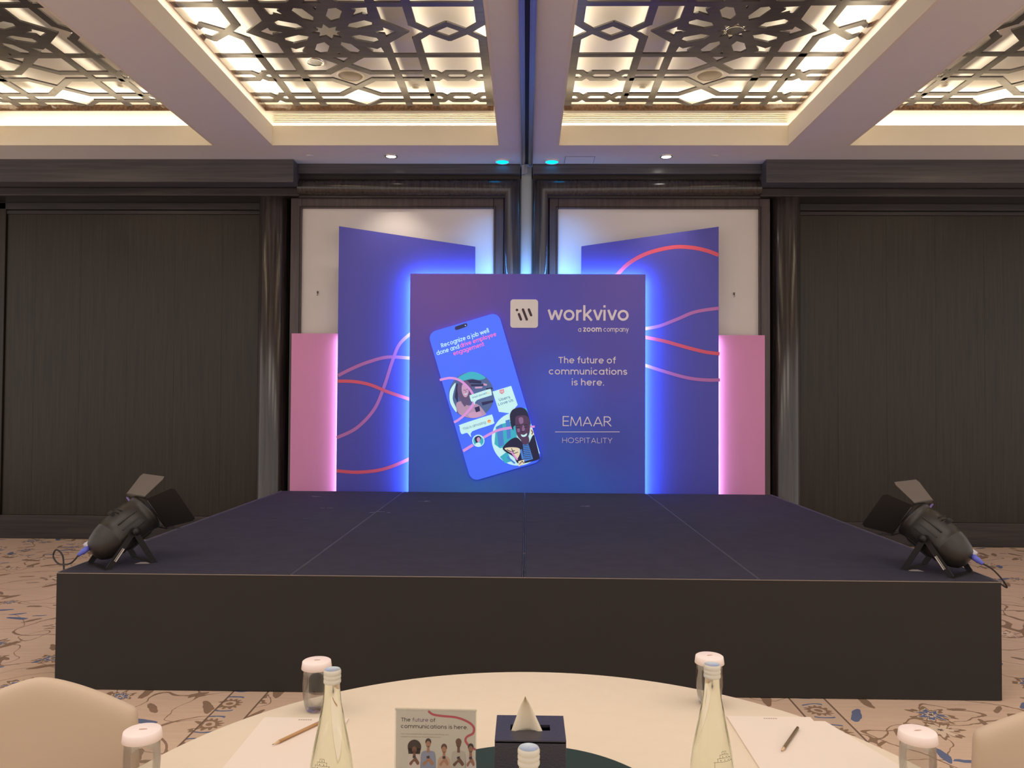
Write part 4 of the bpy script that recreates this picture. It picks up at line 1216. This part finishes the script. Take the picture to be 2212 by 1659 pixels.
def person(cx, heady, hw_, skin, hair, top, afro=False, idx=0):
    S = mat('card_skin_%d' % idx, rgb(*skin), .7); H = mat('card_hair_%d' % idx, rgb(*hair), .7); Tm = mat('card_shirt_%d' % idx, rgb(*top), .7)
    e = lambda n_, mt, polys, off: (lambda m: ([m.poly([CQ(*q) for q in p], [], cS(off)) for p in polys], m.build(n_, mt, card)))(MB())
    w_ = hw_; sh = heady+62
    e('printed_shirt', Tm, [sp2([(cx-w_, 1330), (cx-w_-4, 1110), (cx-w_+4, sh+22), (cx-w_*.4, sh), (cx+w_*.4, sh), (cx+w_-4, sh+22), (cx+w_+4, 1110), (cx+w_, 1330)])], .0002)
    e('printed_trousers', H, [[(cx-w_*.8, 1330), (cx+w_*.8, 1330), (cx+w_*.7, 1560), (cx-w_*.7, 1560)]], .0002)
    if afro: e('printed_hair', H, [ell(cx, heady, 58, 60), [(cx-56, heady+10), (cx+56, heady+10), (cx+48, heady+60), (cx-50, heady+60)]], .0003)
    else: e('printed_hair', H, [ell(cx, heady-14, 25, 30)], .0003)
    e('printed_face', S, [ell(cx, heady+(6 if not afro else 24), 20, 28), [(cx-10, heady+20), (cx+10, heady+20), (cx+12, sh+14), (cx-12, sh+14)]], .0004)
    e('printed_arm', S, [sp2([(cx-w_*.8, 1095), (cx-8, 1058), (cx+10, 1040), (cx+20, 1050), (cx+w_*.8, 1090), (cx+w_*.5, 1108), (cx, 1078), (cx-w_*.5, 1112)])], .0004)
    e('printed_handset', INK, [[(cx-14, 1032), (cx+12, 1026), (cx+12, 1050), (cx-12, 1052)]], .0005)
person(1323, 955, 54, (130, 84, 66), (62, 44, 42), (222, 204, 196), True, 1)
person(1442, 925, 62, (176, 126, 100), (70, 52, 46), (150, 152, 176), False, 2)
person(1578, 968, 50, (184, 130, 104), (96, 62, 50), (206, 168, 146), False, 3)
person(1702, 920, 60, (112, 76, 60), (112, 76, 60), (196, 184, 170), False, 4)
person(1806, 960, 44, (160, 110, 90), (56, 42, 42), (214, 196, 190), False, 5)

# papers and pencils
for x0, x1, y0, y1, lab in ((-.667, -.455, 1.676, 1.972, 'white notepad lying on the left of the table beside a bottle'), (.500, .712, 1.722, 2.018, 'white notepad lying on the right of the table beside a bottle')):
    t = tag(empty('notepad', ((x0+x1)/2, (y0+y1)/2, TZ)), lab, 'notepad', 'notepads on the table')
    hx_, hy_ = (x1-x0)/2, (y1-y0)/2
    MB().box(-hx_, hx_, -hy_, hy_, .0004, .0030).build('paper_stack', PAPER, t)
    MB().add([(-hx_, -hy_, .0031), (hx_, -hy_, .0031), (hx_, hy_, .0033), (-hx_, hy_, .0036)], [(0, 1, 2, 3)]).build('top_sheet', PAPER, t)
    m = MB()
    for i in range(6): m.box(-.016+i*.0058, -.012+i*.0058, hy_-.016, hy_-.011, .0034, .0038)
    m.build('faint_heading', INKG, t)
# second loose sheet on the right
o = MB().add([(.60, 1.60, .7502), (.86, 1.62, .7502), (.742, 2.0, .7502), (.715, 2.0, .7502)], [(0, 1, 2, 3)]).build('loose_sheet', PAPER)
so = o.modifiers.new('solid', 'SOLIDIFY'); so.thickness = .0005; so.offset = 1
tag(o, 'loose paper sheet under the right pencil notepad, towards the table edge', 'paper')
def pencil(a, b, mt, label):
    a, b = Vector(a), Vector(b); L = (b-a).length; d = (b-a).normalized()
    t = tag(empty('pencil', tuple(a)), label, 'pencil', 'pencils on the notepads')
    z = Vector((0, 0, .0040)); q = lambda s_: d*s_+z
    m = MB(); m.tube([q(.020), q(L)], .0038, 6); m.build('barrel', mt, t)
    m = MB(); m.tube([q(.004), q(.020)], [.0010, .0037], 10); m.build('sharpened_cone', mat('bare_wood', rgb(214, 178, 140), .7), t)
    m = MB(); m.tube([q(0), q(.004)], [.0002, .0010], 8); m.build('lead', GRAPH, t)
pencil((-.594, 1.806, TZ+.0036), (-.505, 1.955, TZ+.0036), PENW, 'light wooden pencil lying on the left notepad')
pencil((.571, 1.809, TZ+.0036), (.653, 1.940, TZ+.0036), PEND, 'dark brown pencil lying on the right notepad')

# tumblers with paper lids
def tumbler(x, y, label, rot=0):
    t = tag(empty('tumbler', (x, y, TZ), rot), label, 'glass', 'drinking glasses with paper lids')
    pr = [(0.0005, .0006), (.022, .0008), (.0265, .004), (.031, .018), (.0345, .045), (.0355, .065), (.0345, .090), (.0325, .122),
          (.0315, .122), (.0335, .090), (.0345, .065), (.0335, .045), (.030, .020), (.024, .012), (.0005, .011)]
    MB().lathe(pr, 48).build('glass_body', GLASS, t)
    o = MB().lathe([(0.0005, .1275), (.034, .1275), (.0362, .126), (.0368, .122), (.0385, .1085), (.0378, .1085), (.0360, .1225), (.0340, .1255), (.0005, .1258)], 48).build('paper_lid', LIDM, t)
    m = MB(); m.add([(-.008, 0, .1277), (.008, 0.003, .1277), (.010, .001, .1300), (-.004, -.003, .1310)], [(0, 1, 2, 3)]); so = m.build('lid_tab', LIDM, o).modifiers.new('s', 'SOLIDIFY'); so.thickness = .0004
tumbler(-.552, 2.030, 'lidded drinking glass behind the left bottle')
tumbler(.477, 2.105, 'lidded drinking glass right behind the right bottle')
tumbler(-.792, 1.595, 'lidded drinking glass at the left table edge by the chair')
tumbler(.795, 1.640, 'lidded drinking glass at the right table edge by the chair')

# bottles
BP = [(0.0005, 0.002), (.030, 0.0), (.040, .004), (.0425, .014), (.0428, .060), (.0420, .085), (.0398, .118), (.0368, .140), (.0325, .164), (.0250, .200), (.0172, .240), (.0148, .262), (.0140, .275), (.0138, .292)]
def brad(z):
    for (r0, z0), (r1, z1) in zip(BP[1:-1], BP[2:]):
        if z0 <= z <= z1: return r0+(r1-r0)*(z-z0)/max(1e-6, z1-z0)
    return .014
def bottle(x, y, label, az=0):
    t = tag(empty('glass_bottle', (x, y, TZ)), label, 'bottle', 'glass water bottles')
    MB().lathe(BP+[(0.0005, .292)], 56).build('bottle_glass', BOTG, t)
    cap = MB().lathe([(.0150, .2765), (.0160, .278), (.0160, .282), (.0152, .2835), (.0152, .285), (.0160, .2865), (.0160, .290), (.0153, .2912), (.0153, .2925), (.0160, .294), (.0160, .298), (.0150, .3005), (.0142, .3015)], 40).build('screw_cap', CAPM, t)
    MB().lathe([(.0005, .3012), (.0140, .3012), (.0143, .3017)], 32).build('cap_top', CAPT, cap)
    fz = lambda xx, zz: ((brad(zz)+.0006)*sin(xx/.036+az), -(brad(zz)+.0006)*cos(xx/.036+az), zz)
    m = MB(); lay_text(m, 'al', -.0235, -.0085, .103, .0115, fz, None, .17, .12); lay_text(m, 'ain', -.0035, .0225, .103, .0115, fz, None, .17, .12); m.build('lettering', BLUEINK, t)
    m = MB(); lay_text(m, 'bottled drinking water', -.017, .019, .0965, .0028, fz, None, .15, .12); m.build('small_lettering', BLUEINK, t)
    m = MB()
    for w_, z0, z1 in ((.0190, .121, .133), (.0135, .133, .1395), (.0092, .1395, .1455), (.0045, .1455, .151)):
        add_ribbon(m, spline([(-w_, z0), (-w_*.98, z1-.002), (-w_*.9, z1), (w_*.9, z1), (w_*.98, z1-.002), (w_, z0)], 4), .00055, fz)
    for xx, zz in ((-.008, .1360), (0, .1360), (.008, .1360), (-.004, .1420), (.004, .1420), (0, .148)): m.poly(ell(xx, zz, .0009, n=8), [], fz)
    m.build('fort_emblem', BLACKINK, t)
bottle(-.371, 1.457, 'tall glass water bottle on the left, in front of a lidded glass', radians(-14))
bottle(.343, 1.510, 'tall glass water bottle on the right, in front of a lidded glass', radians(24))
bottle(-.008, 1.140, 'nearest glass water bottle, only its cap in view before the tissue box', 0)

# ================================================================== CHAIRS
def chair(loc, rz, label):
    t = tag(empty('banquet_chair', loc, rz), label, 'chair', 'covered chairs at the table')
    # local: faces -y ; back at y=0
    def back_pt(u, v, side):
        # u in [-1,1] across, v in [0,1] up
        x = u*0.205*(1+0.03*(1-v))
        top = 0.925-0.092*abs(u)**1.5
        z = 0.42+(top-0.42)*v
        y = 0.035*(v)+0.018*(u*u)*-1
        return x, y, z
    nu, nv = 28, 14; m = MB(); vs = []
    th = 0.045
    for sd in (0, 1):
        for j in range(nv+1):
            for i in range(nu+1):
                u, v = i/nu*2-1, j/nv
                x, y, z = back_pt(u, v, sd)
                edge = min(1.0, (1-abs(u))/0.05, (1-v)/0.03); e = sqrt(max(0.0, 1-(1-edge)**2)) if edge < 1 else 1
                vs.append((x, y+(th*(-0.5+0.2*(1-e)) if sd == 0 else th*(0.5-0.2*(1-e))), z-(0.004*(1-e))))
    n1 = (nu+1)*(nv+1); fs = []
    for sd in (0, 1):
        for j in range(nv):
            for i in range(nu):
                a = sd*n1+j*(nu+1)+i; q = (a, a+1, a+nu+2, a+nu+1); fs.append(q if sd == 0 else q[::-1])
    for j in range(nv):
        a = j*(nu+1); fs.append((a, a+nu+1, n1+a+nu+1, n1+a)); a += nu; fs.append((a+nu+1, a, n1+a, n1+a+nu+1))
    for i in range(nu):
        a = nv*(nu+1)+i; fs.append((a, a+1, n1+a+1, n1+a)); a = i; fs.append((a+1, a, n1+a, n1+a+1))
    m.add(vs, fs, True); b = m.build('backrest_cover', CHAIRC, t)
    sb = b.modifiers.new('sub', 'SUBSURF'); sb.levels = 1; sb.render_levels = 2
    MB().box(-.215, .215, -.44, .01, .40, .475).build('seat_cover', CHAIRC, t, bevel=.02)
    # stretched skirt with arched openings between the legs
    for (ax_, ay), (bx_, by) in (((-.21, -.43), (.21, -.43)), ((-.21, .03), (.21, .03)), ((-.21, -.43), (-.21, .03)), ((.21, -.43), (.21, .03))):
        vs, k_ = [], 20
        for i in range(k_+1):
            s_ = i/k_; zb = 0.005+0.33*(1-abs(2*s_-1)**3)
            vs += [(ax_+(bx_-ax_)*s_, ay+(by-ay)*s_, zb), (ax_+(bx_-ax_)*s_, ay+(by-ay)*s_, .42)]
        mm = MB().add(vs, [(2*i, 2*i+2, 2*i+3, 2*i+1) for i in range(k_)], True)
        sd = mm.build('skirt_cover', CHAIRC, t).modifiers.new('s', 'SOLIDIFY'); sd.thickness = .003
    for x in (-.2, .2):
        for y in (-.42, .02):
            MB().tube([(x, y, 0), (x, y, .40)], .011, 8).build('leg', BFLAT, t)
    return t
chair((-1.120, 1.80, 0), radians(192), 'banquet chair in a cream stretch cover seen from behind, left of the table')
chair((1.180, 1.735, 0), radians(168), 'banquet chair in a cream stretch cover seen from behind, right of the table')
